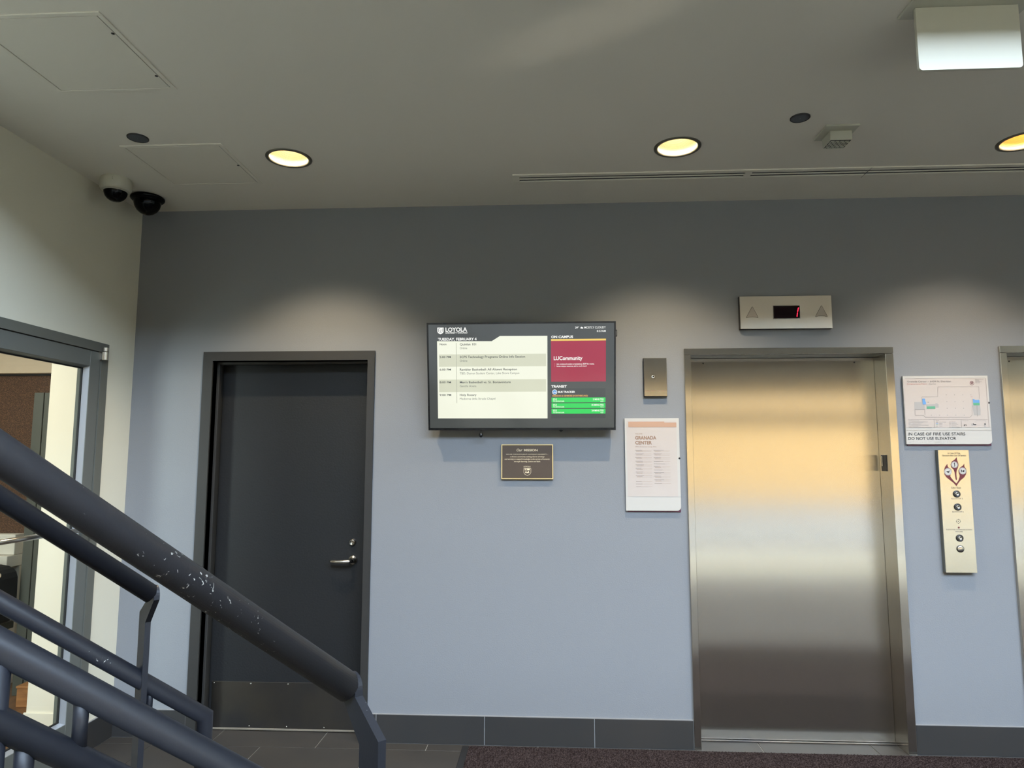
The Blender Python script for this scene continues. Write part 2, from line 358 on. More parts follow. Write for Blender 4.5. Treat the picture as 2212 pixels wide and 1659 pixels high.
# front window wall (behind the camera)
w = MB(); w.box(-.14, RX+.15, FY-.25, FY, 11.2, HT)
w.box(-.14, .02, FY-.25, FY, 0, HT); w.box(RX-.1, RX+.15, FY-.25, FY, 0, HT)
MB().box(-.14, RX+.15, FY-.20, FY-.01, 2.75, 5.1).build('trim_4', M['mullion'], kind='structure', label='dark spandrel band between the street windows', cat='trim')
w.build('wall_front', M['cream'], kind='structure', label='street side wall above the storefront glazing', cat='wall')
wi = 1
for (z0, z1) in ((0.0, 2.75), (5.1, 11.2)):
    root = thing('window_%d' % wi, (5.7, FY, z0), 'dark framed storefront window facing the street' if z0 == 0 else 'high dark framed window band over the storefront', 'window', kind='structure'); wi += 1
    for k in range(9):
        x = .02+k*(RX-.16)/8
        MB().cbox(x, x+.06, FY-.12, FY-.03, z0, z1).build('mullion', M['mullion'], root)
    for z in ([.0, 2.69] if z0 == 0 else [5.1, 7.0, 9.0, 11.14]):
        MB().cbox(.02, RX-.1, FY-.115, FY-.035, z, z+.06).build('transom', M['mullion'], root)
    if z0 == 0: MB().cbox(.02, RX-.1, FY-.13, FY-.02, 2.13, 2.36).build('transom', M['mullion'], root)
    for k in range(8):
        x = .08+k*(RX-.16)/8
        MB().box(x, x+(RX-.16)/8-.06, FY-.078, FY-.072, z0+.06, z1-.06).build('pane', M['glass'], root)
# ---- floor: grout bed with tiles laid in running bond
root = MB().box(0, RX, FY, .299, -.05, -.0035).build('floor', M['grout'], kind='structure', label='charcoal floor tiles in running bond', cat='floor')
PT = .6006; tm = {}; fieldmb = MB(); palemb = MB()
def tile_mesh(w_, d_):
    k = (round(w_, 3), round(d_, 3))
    if k not in tm:
        mb = MB().cbox(-w_/2, w_/2, -d_/2, d_/2, -.008, 0, .001); me = D.meshes.new('tile'); me.from_pydata(mb.v, [], mb.f); me.materials.append(M['tile']); tm[k] = me
    return tm[k]
fo = Vector(root['_w'])
row = 0; yt = .1245
while yt > FY+.01:
    yb = -.093-.3*row if row == 0 else yt-.3
    yb = max(yb, FY); off = .594 if row % 2 == 0 else .2935
    xs = [0.0]+[q for q in (off+PT*(k-1) for k in range(26)) if .03 < q < RX-.03]+[RX]
    for a, b in zip(xs, xs[1:]):
        if row <= 5:
            o = D.objects.new('tile', tile_mesh(b-a-.004, yt-yb-.004)); COL.objects.link(o); o.parent = root
            o.location = Vector(((a+b)/2, (yt+yb)/2, 0))-fo
        else: (fieldmb if yt > -5 else palemb).box(a+.002, b-.002, yb+.002, yt-.002, -.008, 0)
    yt = yb; row += 1
fieldmb.build('tile_field', M['tile'], root, kind='stuff'); palemb.build('tile_field', M['bouncetile'], root, kind='stuff')
# ---- baseboards
def base(name, xs, lab, axis='x'):
    if axis == 'x':
        r_ = MB().box(xs[0], xs[-1], -.010, 0, 0, .1525).build(name, M['caulk'], kind='structure', label=lab, cat='baseboard')
        for a, b in zip(xs, xs[1:]): MB().cbox(a+.002, b-.002, -.0125, -.002, .002, .1500, .0012).build('tile', M['basetile'], r_)
    else:
        r_ = MB().box(0, .010, xs[-1], xs[0], 0, .1525).build(name, M['caulk'], kind='structure', label=lab, cat='baseboard')
        for a, b in zip(xs, xs[1:]): MB().cbox(.002, .0125, b+.002, a-.002, .002, .1500, .0012).build('tile', M['basetile'], r_)
base('baseboard_back', [1.455, 1.506, 2.105, 2.702, 3.232], 'charcoal tile baseboard between service door and elevator')
base('baseboard_corner', [.0, .43], 'short charcoal tile baseboard left of the service door')
base('baseboard_elevators', [4.389, 4.963], 'charcoal tile baseboard between the two elevators')
base('baseboard_right', [4.389+E2, 6.9, 7.5, 8.1, 8.7, 9.3, 9.9, 10.5, 11.1, RX], 'charcoal tile baseboard right of the elevators')
base('baseboard_left', [-.0125, -.2445], 'charcoal tile baseboard beside the glass door', 'y')
base('baseboard_side', [-1.275, -1.87, -2.47, -3.07, -3.67, -4.27, -4.87], 'charcoal tile baseboard along the side wall', 'y')

# ================================================================== SERVICE DOOR (door_1)
root = thing('door_1', (.94, 0, 0), 'dark slate painted service door with kick plate left of the television', 'door', kind='structure')
DX0, DX1, DZ = .4302, 1.4539, 2.1751; IX0, IX1, IZ = .488, 1.413, 2.1215
m = MB(); m.prism([(DX0, -.012, 0), (IX0, -.012, 0), (IX0, -.012, IZ), (IX1, -.012, IZ), (IX1, -.012, 0), (DX1, -.012, 0), (DX1, -.012, DZ), (DX0, -.012, DZ)], (0, .06, 0)); m.build('frame', M['slateframe'], root)
m = MB(); m.box(IX0-.012, IX0, .0, .175, 0, IZ); m.box(IX1, IX1+.012, 0, .175, 0, IZ); m.box(IX0, IX1, 0, .175, IZ, IZ+.012); m.build('jamb_return', M['slateframe'], root)
m = MB(); m.cbox(IX0, IX0+.016, .045, .075, 0, IZ); m.cbox(IX1-.016, IX1, .045, .075, 0, IZ); m.cbox(IX0+.016, IX1-.016, .045, .075, IZ-.016, IZ); m.build('door_stop', M['slateframe'], root)
m = MB(); m.cbox(IX0+.001, IX0+.006, .092, .1, 0, IZ-.01, .001); m.build('gasket', M['darkmetal'], root)
leaf = MB().cbox(IX0+.003, IX1-.003, .124, .168, .008, IZ-.003, .0015).build('leaf', M['slate'], root)
m = MB().cbox(.508, 1.402, .1215, .1242, .014, .268, .0008); m.build('kick_plate', M['kick'], leaf)
for k in range(5):
    for z in (.258, .024):
        MB().lathe((.52+k*.218, .1216, z), [(.0045, 0), (.0045, .001), (.003, .0018), (0, .002)], (0, -1, 0), 10).build('screw', M['satin'], leaf)
MB().cbox(.505, 1.405, .118, .124, .004, .014, .001).build('door_sweep', M['sweep'], leaf)
pl_ = at(761.5, 1171.5, 1, .12); m = MB()
m.lathe((pl_.x, .1242, pl_.z), [(.0215, 0), (.0205, .006), (.0155, .012), (.0145, .016), (.0135, .016), (.0135, .012), (0, .012)], (0, -1, 0), 28); lk = m.build('lock_cylinder', M['satin'], leaf)
MB().cbox(pl_.x-.0016, pl_.x+.0016, .1105, .1125, pl_.z-.010, pl_.z-.001, .0003).build('keyway', M['blackmatt'], leaf)
pr = at(762, 1210, 1, .12)
m = MB().lathe((pr.x, .1242, pr.z), [(.027, 0), (.027, .004), (.024, .009), (.014, .011), (.0125, .03), (.012, .044)], (0, -1, 0), 28); m.build('rose', M['satin'], leaf)
c = Vector((pr.x, .078, pr.z)); pts = [c+Vector((.004, .004, 0)), c+Vector((-.012, -.006, -.001)), c+Vector((-.04, -.010, -.003)), c+Vector((-.08, -.008, -.003)), c+Vector((-.112, .0, -.002)), c+Vector((-.122, .010, -.002))]
MB().tube(pts, [.010, .0108, .0108, .0104, .0100, .008], 16).build('lever', M['satin'], leaf)

# ================================================================== GLASS DOOR (door_2)
root = thing('door_2', (0, -.76, 0), 'grey aluminium framed glass door with push bar in the side wall', 'door', kind='structure')
GI0, GI1, GT = -.302, -1.218, 2.133
m = MB(); m.prism([(.008, DY0, 0), (.008, DY0, 2.182), (.008, DY1, 2.182), (.008, DY1, 0), (.008, GI1, 0), (.008, GI1, GT), (.008, GI0, GT), (.008, GI0, 0)], (-.135, 0, 0)); m.build('frame', M['alud'], root)
leaf = root
S0, S1 = -.306, -1.214; a0, a1 = -.387, -1.133; zt, zb = 2.043, .205
def ybox(y0, y1, z0, z1, x0=-.045, x1=.003, c=.0015): return MB().cbox(x0, x1, min(y0, y1), max(y0, y1), z0, z1, c)
ybox(S0, a0, .012, 2.128).build('stile', M['alu'], root); ybox(S1, a1, .012, 2.128).build('stile', M['alu'], root)
ybox(a0, a1, zt, 2.128).build('top_rail', M['alu'], root); ybox(a0, a1, .012, zb).build('bottom_rail', M['alu'], root)
# glazing beads: sloped inner faces
def bead(p): return MB().add(p, [(0, 1, 2, 3)])
b0, b1 = a0-.012, a1+.012
m = MB()
def beadprism(pa, pb, qa, qb):  # outer edge on the face, inner edge at the glass
    return MB().add([pa, pb, qb, qa, (pa[0]-.040, pa[1], pa[2]), (pb[0]-.040, pb[1], pb[2])], [(0, 1, 2, 3), (0, 4, 5, 1), (3, 2, 5, 4), (0, 3, 4), (1, 5, 2)])
beadprism((0, a0, zb), (0, a0, zt), (-.026, b0, zb+.010), (-.026, b0, zt-.010)).build('glazing_bead', M['bead'], root)
beadprism((0, a1, zb), (0, a1, zt), (-.026, b1, zb+.010), (-.026, b1, zt-.010)).build('glazing_bead', M['bead'], root)
beadprism((0, a0, zt), (0, a1, zt), (-.026, b0, zt-.010), (-.026, b1, zt-.010)).build('glazing_bead', M['alu'], root)
beadprism((0, a0, zb), (0, a1, zb), (-.026, b0, zb+.010), (-.026, b1, zb+.010)).build('glazing_bead', M['bead'], root)
m = MB(); g = .006
m.box(-.036, -.026, b0-g, b0, zb+.01, zt-.01); m.box(-.036, -.026, b1, b1+g, zb+.01, zt-.01); m.box(-.036, -.026, b1, b0, zt-.01-g, zt-.01); m.box(-.036, -.026, b1, b0, zb+.01, zb+.01+g)
m.build('gasket', M['blackmatt'], root)
MB().box(-.034, -.029, b1, b0, zb+.01, zt-.01).build('pane', M['glass'], root)
m = MB().tube([(.055, -.36, 1.183), (.055, -1.15, 1.183)], .0125, 18)
pb = m.build('push_bar', M['satin'], root)
for y in (-.375, -1.135): MB().tube([(.002, y, 1.183), (.055, y, 1.183)], .009, 12).build('bar_mount', M['satin'], root)
m = MB().lathe((.022, -.296, 2.088), [(0, 0), (.0165, 0), (.0165, .044), (0, .044)], n=20, sm=False).lathe((.022, -.296, 2.136), [(0, 0), (.0165, 0), (.0165, .020), (0, .020)], n=20, sm=False)
m.box(.002, .022, -.32, -.296, 2.088, 2.130); m.build('pivot_hinge', M['satin'], root)
MB().cbox(-.13, .0, GI1, GI0, 0, .010, .001).build('threshold', M['satin'], root)
# dark line between leaf and frame
MB().box(-.06, -.05, GI1, GI0, 0, GT).build('seal', M['blackmatt'], root) if False else None

# ================================================================== ELEVATORS
def elevator(dx, label, grp):
    r = thing('elevator_door', ((E0+E1)/2+dx, 0, 0), label, 'elevator', grp)
    f = -.016
    MB().cbox(E0+dx, EI0+dx, f, .02, 0, EH, .0012).build('jamb', M['steel'], r, uv=(0, 2))
    MB().cbox(EI1+dx, E1+dx, f, .02, 0, EH, .0012).build('jamb', M['steel'], r, uv=(0, 2))
    MB().cbox(E0+dx-.0005, E1+dx+.0005, f-.001, .02, EH+.0015, ET, .0012).build('header', M['steel'], r, uv=(0, 2))
    MB().box(EI0-.012+dx, EI0+dx, .0202, .128, 0, EH).build('return_panel', M['steel'], r, uv=(1, 2))
    rt = MB().box(EI1+dx, EI1+.012+dx, .0202, .128, 0, EH).build('return_panel', M['steel'], r, uv=(1, 2))
    MB().box(EI0+dx, EI1+dx, -.002, .128, EH, EH+.012).build('soffit', M['darkmetal'], r)
    dp = MB().box(EI0+dx+.001, EI1+dx-.001, .124, .150, .010, EH-.002).build('door_panel', M['steel'], r, uv=(0, 2))
    for x in (EI0+.10+dx, EI1-.11+dx): MB().lathe((x, .1245, 2.105), [(.004, 0), (.004, .001), (0, .001)], (0, -1, 0), 10).build('screw', M['darkmetal'], dp)
    MB().cbox(EI0+dx, EI1+dx, .105, .150, -.003, .007, .0008).build('sill', M['kick'], r)
    return r, rt
el, rt = elevator(0, 'brushed steel elevator door in steel frame between directory sign and exit map', 'elevator entrances')
q0 = at(1904, 983, 0, EI1); q1 = at(1917, 1018, 0, EI1)
ya, yb_ = sorted((q0.y, q1.y)); zc_ = (q0.z+q1.z)/2
m = MB().cbox(EI1-.004, EI1, ya, yb_, q1.z, q0.z, .001); tg = m.build('tag_plate', M['darkmetal'], rt, label='small dark plate with raised bar on the right reveal')
MB().cbox(EI1-.010, EI1-.004, (ya+yb_)/2+.004, (ya+yb_)/2+.012, zc_-.018, zc_+.038, .001).build('tag_bar', M['satin'], rt)
elevator(E2, 'brushed steel elevator door cut off by the right edge of the photo', 'elevator entrances')

# ================================================================== CEILING FITTINGS
def downlight(x, y, label, amber=False):
    r = thing('downlight', (x, y, H), label, 'ceiling light', 'recessed round downlights')
    MB().lathe((x, y, H), [(.112, 0.001), (.112, -.003), (.104, -.006), (.096, -.005), (.094, .0), (.094, .012)], n=48).build('trim_ring', M['ring'], r)
    MB().lathe((x, y, H), [(.0942, .0), (.0942, .014), (.0925, .014)], n=48).build('gap_ring', M['blackmatt'], r)
    prof = [(.0925, .002)]; nseg = 22
    for k in range(nseg):   # stepped rings of the reflector
        t0, t1 = k/nseg, (k+1)/nseg
        prof += [(.0925-.034*t0**1.3, .002+.098*t0+.002), (.0925-.034*t1**1.3-.0012, .002+.098*t1)]
    MB().lathe((x, y, H), prof, n=64, sm=False).build('reflector', M['reflo' if amber else 'reflw'], r)
    MB().lathe((x, y, H), [(.0575, .102), (0.001, .102)], n=40).build('lamp_lens', M['lampo' if amber else 'lamp'], r)
    l = D.lights.new('downlight_lamp', 'SPOT'); l.spot_size = math.radians(112); l.spot_blend = 1.0; l.energy = 180 if not amber else 150; l.color = (1, .83, .58) if not amber else (1, .84, .64); l.shadow_soft_size = .018
    lo = D.objects.new('lamp_glow', l); COL.objects.link(lo); lo.location = (0, 0, .074); lo.parent = r
    return r
# ceiling pockets for the cans are cut with a boolean-free trick: the ceiling is rebuilt with round holes
LP = [(1.172, -.690), (3.090, -.712), (4.713, -.690)]
def ceiling_with_holes():
    ob = D.objects['ceiling']; D.objects.remove(ob)
    bm = bmesh.new(); n = 48
    outer = [(-.14, YC), (RX+.15, YC), (RX+.15, .30), (-.14, .30)]
    # strips in x, each with at most one hole: annulus between square and circle
    mb = MB(); R = .095; q = .25; xs = [-.14]
    for (cx, cy) in LP: xs += [cx-q, cx+q]
    xs.append(RX+.15)
    for i in range(0, len(xs), 2): mb.add([(xs[i], YC, H), (xs[i+1], YC, H), (xs[i+1], .3, H), (xs[i], .3, H)], [(0, 1, 2, 3)])
    for (cx, cy) in LP:
        mb.add([(cx-q, YC, H), (cx+q, YC, H), (cx+q, cy-q, H), (cx-q, cy-q, H)], [(0, 1, 2, 3)])
        mb.add([(cx-q, cy+q, H), (cx+q, cy+q, H), (cx+q, .3, H), (cx-q, .3, H)], [(0, 1, 2, 3)])
        ins, outs = [], []
        for k in range(n):
            a = 2*math.pi*k/n; c_, s_ = math.cos(a), math.sin(a); m_ = q/max(abs(c_), abs(s_))
            ins.append((cx+R*c_, cy+R*s_, H)); outs.append((cx+m_*c_, cy+m_*s_, H))
        mb.add(ins+outs, [(k, (k+1) % n, n+(k+1) % n, n+k) for k in range(n)])
    # upper skin and edges so that it is a slab
    mb.add([(-.14, YC, H+.45), (RX+.15, YC, H+.45), (RX+.15, .3, H+.45), (-.14, .3, H+.45), (-.14, YC, H), (RX+.15, YC, H), (RX+.15, .3, H), (-.14, .3, H)],
           [(0, 1, 2, 3), (0, 4, 5, 1), (1, 5, 6, 2), (2, 6, 7, 3), (3, 7, 4, 0)])
    mb.build('ceiling', M['ceil'], kind='structure', label='low grey-white plaster ceiling with downlights', cat='ceiling')
ceiling_with_holes()
downlight(*LP[0], 'leftmost round recessed downlight, above the service door')
downlight(*LP[1], 'round recessed downlight left of the square sounder')
downlight(*LP[2], 'amber round recessed downlight at the right edge', True)

def hatch(x0, x1, y0, y1, label, s):
    r = thing('access_panel', ((x0+x1)/2, (y0+y1)/2, H), label, 'access panel', 'square ceiling access panels')
    f = .018; m = MB()
    for (a, b, c, d) in ((x0, x1, y0, y0+f), (x0, x1, y1-f, y1), (x0, x0+f, y0+f, y1-f), (x1-f, x1, y0+f, y1-f)): m.cbox(a, b, c, d, H-.0045, H+.001, .0012)
    m.build('frame', M['ceilpanel'], r)
    MB().box(x0+f, x1-f, y0+f, y1-f, H-.0004, H+.001).build('shadow_gap', M['darkmetal'], r)
    MB().cbox(x0+f+.003, x1-f-.003, y0+f+.003, y1-f-.003, H-.0036, H-.0006, .0008).build('door', M['ceilpanel'], r)
    for (x, y) in s: MB().lathe((x, y, H-.0036), [(.006, 0), (.006, -.0012), (.0, -.0012)], n=12).build('cam_lock', M['darkmetal'], r)
hatch(.468, .962, -1.836, -1.346, 'larger looking square ceiling access panel, nearest the camera', [(.935, -1.72), (.935, -1.45)])
hatch(.410, .910, -.870, -.390, 'square ceiling access panel beside the two dome cameras', [(.885, -.63)])
for (x, y, rr, lb) in ((.549, -.944, .047, 'dark grey round ceiling disc left of the access panel'), (3.576, -.975, .042, 'dark grey round ceiling disc beside the square sounder')):
    r = thing('ceiling_speaker', (x, y, H), lb, 'speaker', 'small round ceiling discs')
    MB().lathe((x, y, H), [(rr, .001), (rr, -.004), (rr-.004, -.006), (rr-.004, -.002)], n=36).build('rim', M['darkmetal'], r)
    MB().lathe((x, y, H), [(rr-.004, -.003), (.001, -.0045)], n=36).build('grille', M['speaker'], r)

# linear slot diffuser
r = thing('slot_diffuser', (4.7, -.372, H), 'long twin-slot air diffuser in the ceiling above the elevators', 'air vent')
vx0, vx1, vy0, vy1 = 2.279, 7.1, -.436, -.312
sx_ = [(vx0+.035, 3.50), (3.535, 4.129), (4.131, vx1-.035)]
m = MB(); m.cbox(vx0, vx1, vy0, vy0+.030, H-.006, H+.001, .001); m.cbox(vx0, vx1, vy1-.034, vy1, H-.006, H+.001, .001); m.cbox(vx0, vx0+.035, vy0+.03, vy1-.034, H-.006, H+.001, .001); m.cbox(vx1-.035, vx1, vy0+.03, vy1-.034, H-.006, H+.001, .001)
m.cbox(3.50, 3.535, vy0+.03, vy1-.034, H-.006, H+.001, .001); m.build('frame', M['ceilpanel'], r)
for a, b in sx_:
    MB().box(a, b, vy0+.030, vy1-.034, H-.0008, H+.001).build('slot', M['blackmatt'], r)
    MB().cbox(a, b, vy0+.050, vy0+.062, H-.0055, H-.0008, .001).build('slot_blade', M['ceilpanel'], r)
    MB().cbox(a, b, vy0+.082, vy1-.034, H-.0055, H-.0008, .001).build('slot_blade', M['ceilpanel'], r)
MB().box(4.129, 4.131, vy0, vy1, H-.0064, H-.005).build('joint', M['darkmetal'], r)

# exit sign seen from its blank back
r = thing('exit_sign', (3.84, -1.72, H), 'blank white backside of a hanging exit sign at the top right', 'sign')
MB().cbox(3.655, 4.05, -1.80, -1.657, H-.010, H+.001, .003).build('canopy', M['whiteplastic'], r)
x0, x1, zt_, zb_ = 3.681, 4.009, 3.032, 2.8135; rr = .012; pts = [(x0, -1.724, zt_), (x1, -1.724, zt_)]
for k in range(6): a = -math.pi/2*k/5; pts.append((x1-rr+rr*math.cos(a), -1.724, zb_+rr+rr*math.sin(a)))
for k in range(6): a = -math.pi/2-math.pi/2*k/5; pts.append((x0+rr+rr*math.cos(a), -1.724, zb_+rr+rr*math.sin(a)))
MB().prism(pts, (0, .012, 0)).build('face_plate', M['signwhite'], r)

# square sounder with slotted grille underneath
r = thing('ceiling_sounder', (3.79, -.83, H), 'white square ceiling sounder with slotted grille between the right downlights', 'alarm')
MB().cbox(3.715, 3.866, -.905, -.756, H-.008, H+.001, .002).build('mounting_plate', M['whiteplastic'], r)
MB().cbox(3.748, 3.848, -.862, -.770, H-.052, H-.008, .003).build('housing', M['whiteplastic'], r)
MB().box(3.753, 3.843, -.857, -.775, H-.0535, H-.0515).build('grille_recess', M['blackmatt'], r)
for j in range(6):
    y = -.852+j*.0138; sh = .011 if j % 2 else 0
    for k in range(-1, 5):
        xa = max(3.753, 3.755+k*.0215+sh); xb = min(3.843, 3.755+k*.0215+sh+.0185)
        if xb-xa > .004: MB().cbox(xa, xb, y, y+.0078, H-.0555, H-.053, .0008).build('slat', M['whiteplastic'], r)

# dome cameras
c1 = at(250, 386, 2, H); x, y = .146, -.482
r = thing('dome_camera', (x, y, H), 'white dome camera with black lens in the ceiling corner', 'camera', 'ceiling dome cameras')
MB().lathe((x, y, H), [(0.0732, 0.0000), (0.0769, -0.0146), (0.0769, -0.0512), (0.0708, -0.0634), (0.0580, -0.0683), (0.0580, -0.0634)], n=40).build('housing', M['whiteplastic'], r)
MB().lathe((x, y, H), [(0.0580, -0.0659), (0.0561, -0.0805), (0.0500, -0.0964), (0.0390, -0.1098), (0.0244, -0.1190), (0.0012, -0.1226)], n=40).build('dome', M['domeblack'], r)
MB().lathe((x, y, H), [(0.0604, -0.0659), (0.0598, -0.0708), (0.0573, -0.0708)], n=40).build('dome_ring', M['whiteplastic'], r)
for k in range(2): MB().cbox(x+.028+.0*k, x+.032, y-.0782, y-.0765, H-.020-.008*k, H-.0185-.008*k, .0004).build('screw', M['darkmetal'], r)
x, y = .170, -.232
r = thing('dome_camera', (x, y, H), 'all black dome camera, closest to the wall corner', 'camera', 'ceiling dome cameras')
MB().lathe((x, y, H), [(0.0814, 0.0000), (0.0904, -0.0068), (0.0904, -0.0158), (0.0791, -0.0271), (0.0723, -0.0294)], n=40).build('housing', M['domeblack'], r)
MB().lathe((x, y, H), [(0.0723, -0.0249), (0.0712, -0.0407), (0.0655, -0.0610), (0.0531, -0.0814), (0.0362, -0.0960), (0.0181, -0.1040), (0.0011, -0.1062)], n=40).build('dome', M['domeblack'], r)

# ================================================================== TELEVISION
TC = Vector((2.31066, -.13, 2.00407)); TW, TH, TT = 1.0476, .602, .18134
ex = Vector((1, 0, 0)); ez = Vector((0, -math.sin(TT), math.cos(TT))); nn = ex.cross(ez)
r = thing('television', (TC.x, 0, 1.70), 'wall television showing a cream events schedule', 'television')
def tv(a, b, h): return TC+ex*a+ez*b+nn*h
def tvbox(name, a0_, a1_, b0_, b1_, h0, h1, mt, par):
    vs = [tv(a, b, h) for h in (h0, h1) for b in (b0_, b1_) for a in (a0_, a1_)]
    return MB().add(vs, [(0, 2, 3, 1), (4, 5, 7, 6), (0, 1, 5, 4), (2, 6, 7, 3), (0, 4, 6, 2), (1, 3, 7, 5)]).build(name, M[mt], par)
hw, hh = TW/2, TH/2; bz = .0095
tvbox('back_shell', -hw+.004, hw-.004, -hh+.004, hh-.004, -.042, -.004, 'black', r)
for (a, b, c_, d) in ((-hw, hw, hh-bz, hh), (-hw, hw, -hh, -hh+bz+.004), (-hw, -hw+bz, -hh+bz+.004, hh-bz), (hw-bz, hw, -hh+bz+.004, hh-bz)):
    tvbox('bezel', a, b, c_, d, -.006, .002, 'black', r)
scr = tvbox('screen', -hw+bz, hw-bz, -hh+bz+.004, hh-bz, -.004, 0, 'e_bg', r)
MB().cbox(TC.x-.22, TC.x+.22, -.10, 0, 1.90, 2.10, .004).build('wall_bracket', M['blackmatt'], r)
q = tv(0, -hh, -.01); ca = at(1039, 940, 1, q.y)
m = MB().tube([(ca.x, q.y, q.z), (ca.x, q.y, ca.z+.006)], .0022, 8); m.lathe((ca.x, q.y, ca.z), [(.004, .016), (.011, .004), (.0105, -.007), (.004, -.012), (.0005, -.0125)], n=16); m.build('sensor_drop', M['black'], r)
kb = at(1212, 931, 1, q.y); MB().lathe((kb.x, q.y, q.z-.001), [(.0095, 0.002), (.0095, -.004), (.006, -.008), (.0005, -.009)], n=16).build('receiver', M['black'], r)
q = tv(hw, .235, -.015); m = MB()
for (a, b, c_, d) in ((.0, .007, -.018, -.015), (.0, .007, .015, .018), (.005, .008, -.018, .018)): m.box(q.x+a, q.x+b, q.y-.006, q.y+.006, q.z+c_, q.z+d)
m.build('cable_clip', M['black'], r)
F = Face(900, 670, 4.8087, TC, ex, ez)
h1, h2, h3, h4 = .0006, .0010, .0014, .0018
F.poly('white', [(212, 322), (780, 322), (865, 268), (1358, 266), (1360, 1124), (223, 1124)], h1)
F.rect('row', 232, 456, 1345, 585, h2); F.rect('row', 234, 719, 1345, 848, h2)
F.line('div', 411, 340, 418, 964, 5, h3)
for (y, t, x1_, sub, x2) in ((366, 'Quinlan 101', 618, 'Online', 525), (497, 'SCPS Technology Programs Online Info Session', 1127, 'Online', 527), (628, 'Rambler Basketball: All Alumni Reception', 1043, 'TBD, Damen Student Center, Lake Shore Campus', 1067), (760, "Men's Basketball vs. St. Bonaventure", 977, 'Gentile Arena', 620), (891, 'Holy Rosary', 622, 'Madonna della Strada Chapel', 818)):
    F.text('ink', t, 449, x1_, y, y-22, .012, h=h4); F.text('ink2', sub, 449, x2, y+39, y+18, 0, h=h4)
for (y, t, x1_) in ((364, 'Noon', 310), (497, '5:00 PM', 354), (628, '6:00 PM', 356), (760, '8:00 PM', 357), (891, '9:00 PM', 359)):
    F.text('ink', t, 240, x1_, y, y-20, .012, h=h4)
F.text('pure', 'LOYOLA', 300, 525, 223, 183, .03, h=h3)
F.text('pure', 'UNIVERSITY CHICAGO', 300, 528, 243, 230, .03, h=h3)
def shield(F, key, key2, x, y, s, h):
    F.poly(key, [(x-s, y-s), (x+s, y-s), (x+s, y+.25*s), (x+.78*s, y+.72*s), (x, y+1.12*s), (x-.78*s, y+.72*s), (x-s, y+.25*s)], h)
    F.line(key2, x-.62*s, y-.72*s, x-.62*s, y+.35*s, .14*s, h+.0004); F.line(key2, x+.68*s, y-.72*s, x+.68*s, y+.3*s, .12*s, h+.0004)
    F.line(key2, x-.48*s, y-.62*s, x-.1*s, y-.62*s, .16*s, h+.0004); F.line(key2, x-.45*s, y-.18*s, x-.08*s, y-.28*s, .12*s, h+.0004)
    F.line(key2, x+.05*s, y-.28*s, x+.5*s, y-.18*s, .12*s, h+.0004); F.line(key2, x-.38*s, y+.42*s, x+.38*s, y+.42*s, .16*s, h+.0004); F.line(key2, x-.08*s, y-.05*s, x+.02*s, y+.2*s, .1*s, h+.0004)
shield(F, 'pure', 'dark', 248, 214, 33, h3)
F.text('pure', 'TUESDAY, FEBRUARY 4', 222, 623, 316, 290, .035, h=h3)
F.text('pure', '29°', 1645, 1685, 191, 172, .02, h=h3); F.text('pure', 'MOSTLY CLOUDY', 1742, 1964, 191, 169, .006, h=h3); F.text('pure', '8:57AM', 1872, 1964, 226, 207, .01, h=h3)
F.disc('pure', 1712, 182, 9, h3); F.disc('pure', 1722, 185, 7, h3+.0001); F.rect('pure', 1702, 182, 1730, 191, h3+.0002)
F.text('pure', 'ON CAMPUS', 1398, 1625, 290, 266, .04, h=h3)
F.rect('gold', 1396, 298, 1967, 317, h2); F.rect('maroon', 1396, 318, 1966, 742, h2)
F.text('pure', 'LUCommunity', 1424, 1722, 518, 480, .02, h=h3)
F.text('pure', 'Join registered student organizations, RSVP for events,', 1454, 1845, 567, 552, .02, h=h3); F.text('pure', 'access campus resources, and so much more!', 1454, 1765, 588, 574, .02, h=h3)
F.line('pink', 1436, 548, 1436, 592, 3, h3)
F.text('pure', 'TRANSIT', 1398, 1560, 804, 781, .035, h=h3)
F.rect('side', 1398, 812, 1962, 1122, h1)
F.disc('pure', 1434, 850, 26, h3); F.disc('blue', 1434, 850, 21, h3+.0003); F.text('pure', 'cta', 1420, 1449, 858, 843, .02, h=h3+.0006)
F.text('pure', 'BUS TRACKER', 1471, 1645, 859, 840, .03, h=h3)
F.text('orange', 'SHERIDAN & KENMORE (NORTHBOUND)', 1410, 1778, 898, 882, .02, h=h3)
for k, (mn_, tm_) in enumerate((('2 MINUTES', '8:59'), ('18 MINUTES', '9:15'), ('24 MINUTES', '9:21'))):
    y = 907+k*58.5; F.rect('green', 1401, y, 1961, y+51, h2)
    xr = 1830 if k == 0 else 1817
    F.text('pure', '151', 1418, 1455, y+27, y+10, .02, h=h3); F.text('pure', 'TO DEVON/CLARK', 1418, 1535, y+46, y+33, .01, h=h3)
    F.text('pure', mn_, xr, 1942, y+27, y+10, .02, h=h3); F.text('pure', tm_, 1910, 1940, y+46, y+34, .01, h=h3)
F.finish(scr, {'white': ('schedule_panel', 'e_white'), 'row': ('row_shade', 'e_row'), 'div': ('divider', 'e_line'), 'ink': ('schedule_text', 'e_ink'), 'ink2': ('schedule_subtext', 'e_ink2'),
               'pure': ('white_text', 'e_pure'), 'dark': ('crest_detail', 'e_bg'), 'gold': ('gold_bar', 'e_gold'), 'maroon': ('maroon_panel', 'e_maroon'), 'pink': ('rose_mark', 'e_pink'),
               'side': ('transit_panel', 'e_side'), 'blue': ('round_badge', 'e_blue'), 'orange': ('orange_text', 'e_orange'), 'green': ('green_bar', 'e_green')})

# ================================================================== WALL SIGNS
EXV, EZV = (1, 0, 0), (0, 0, 1)
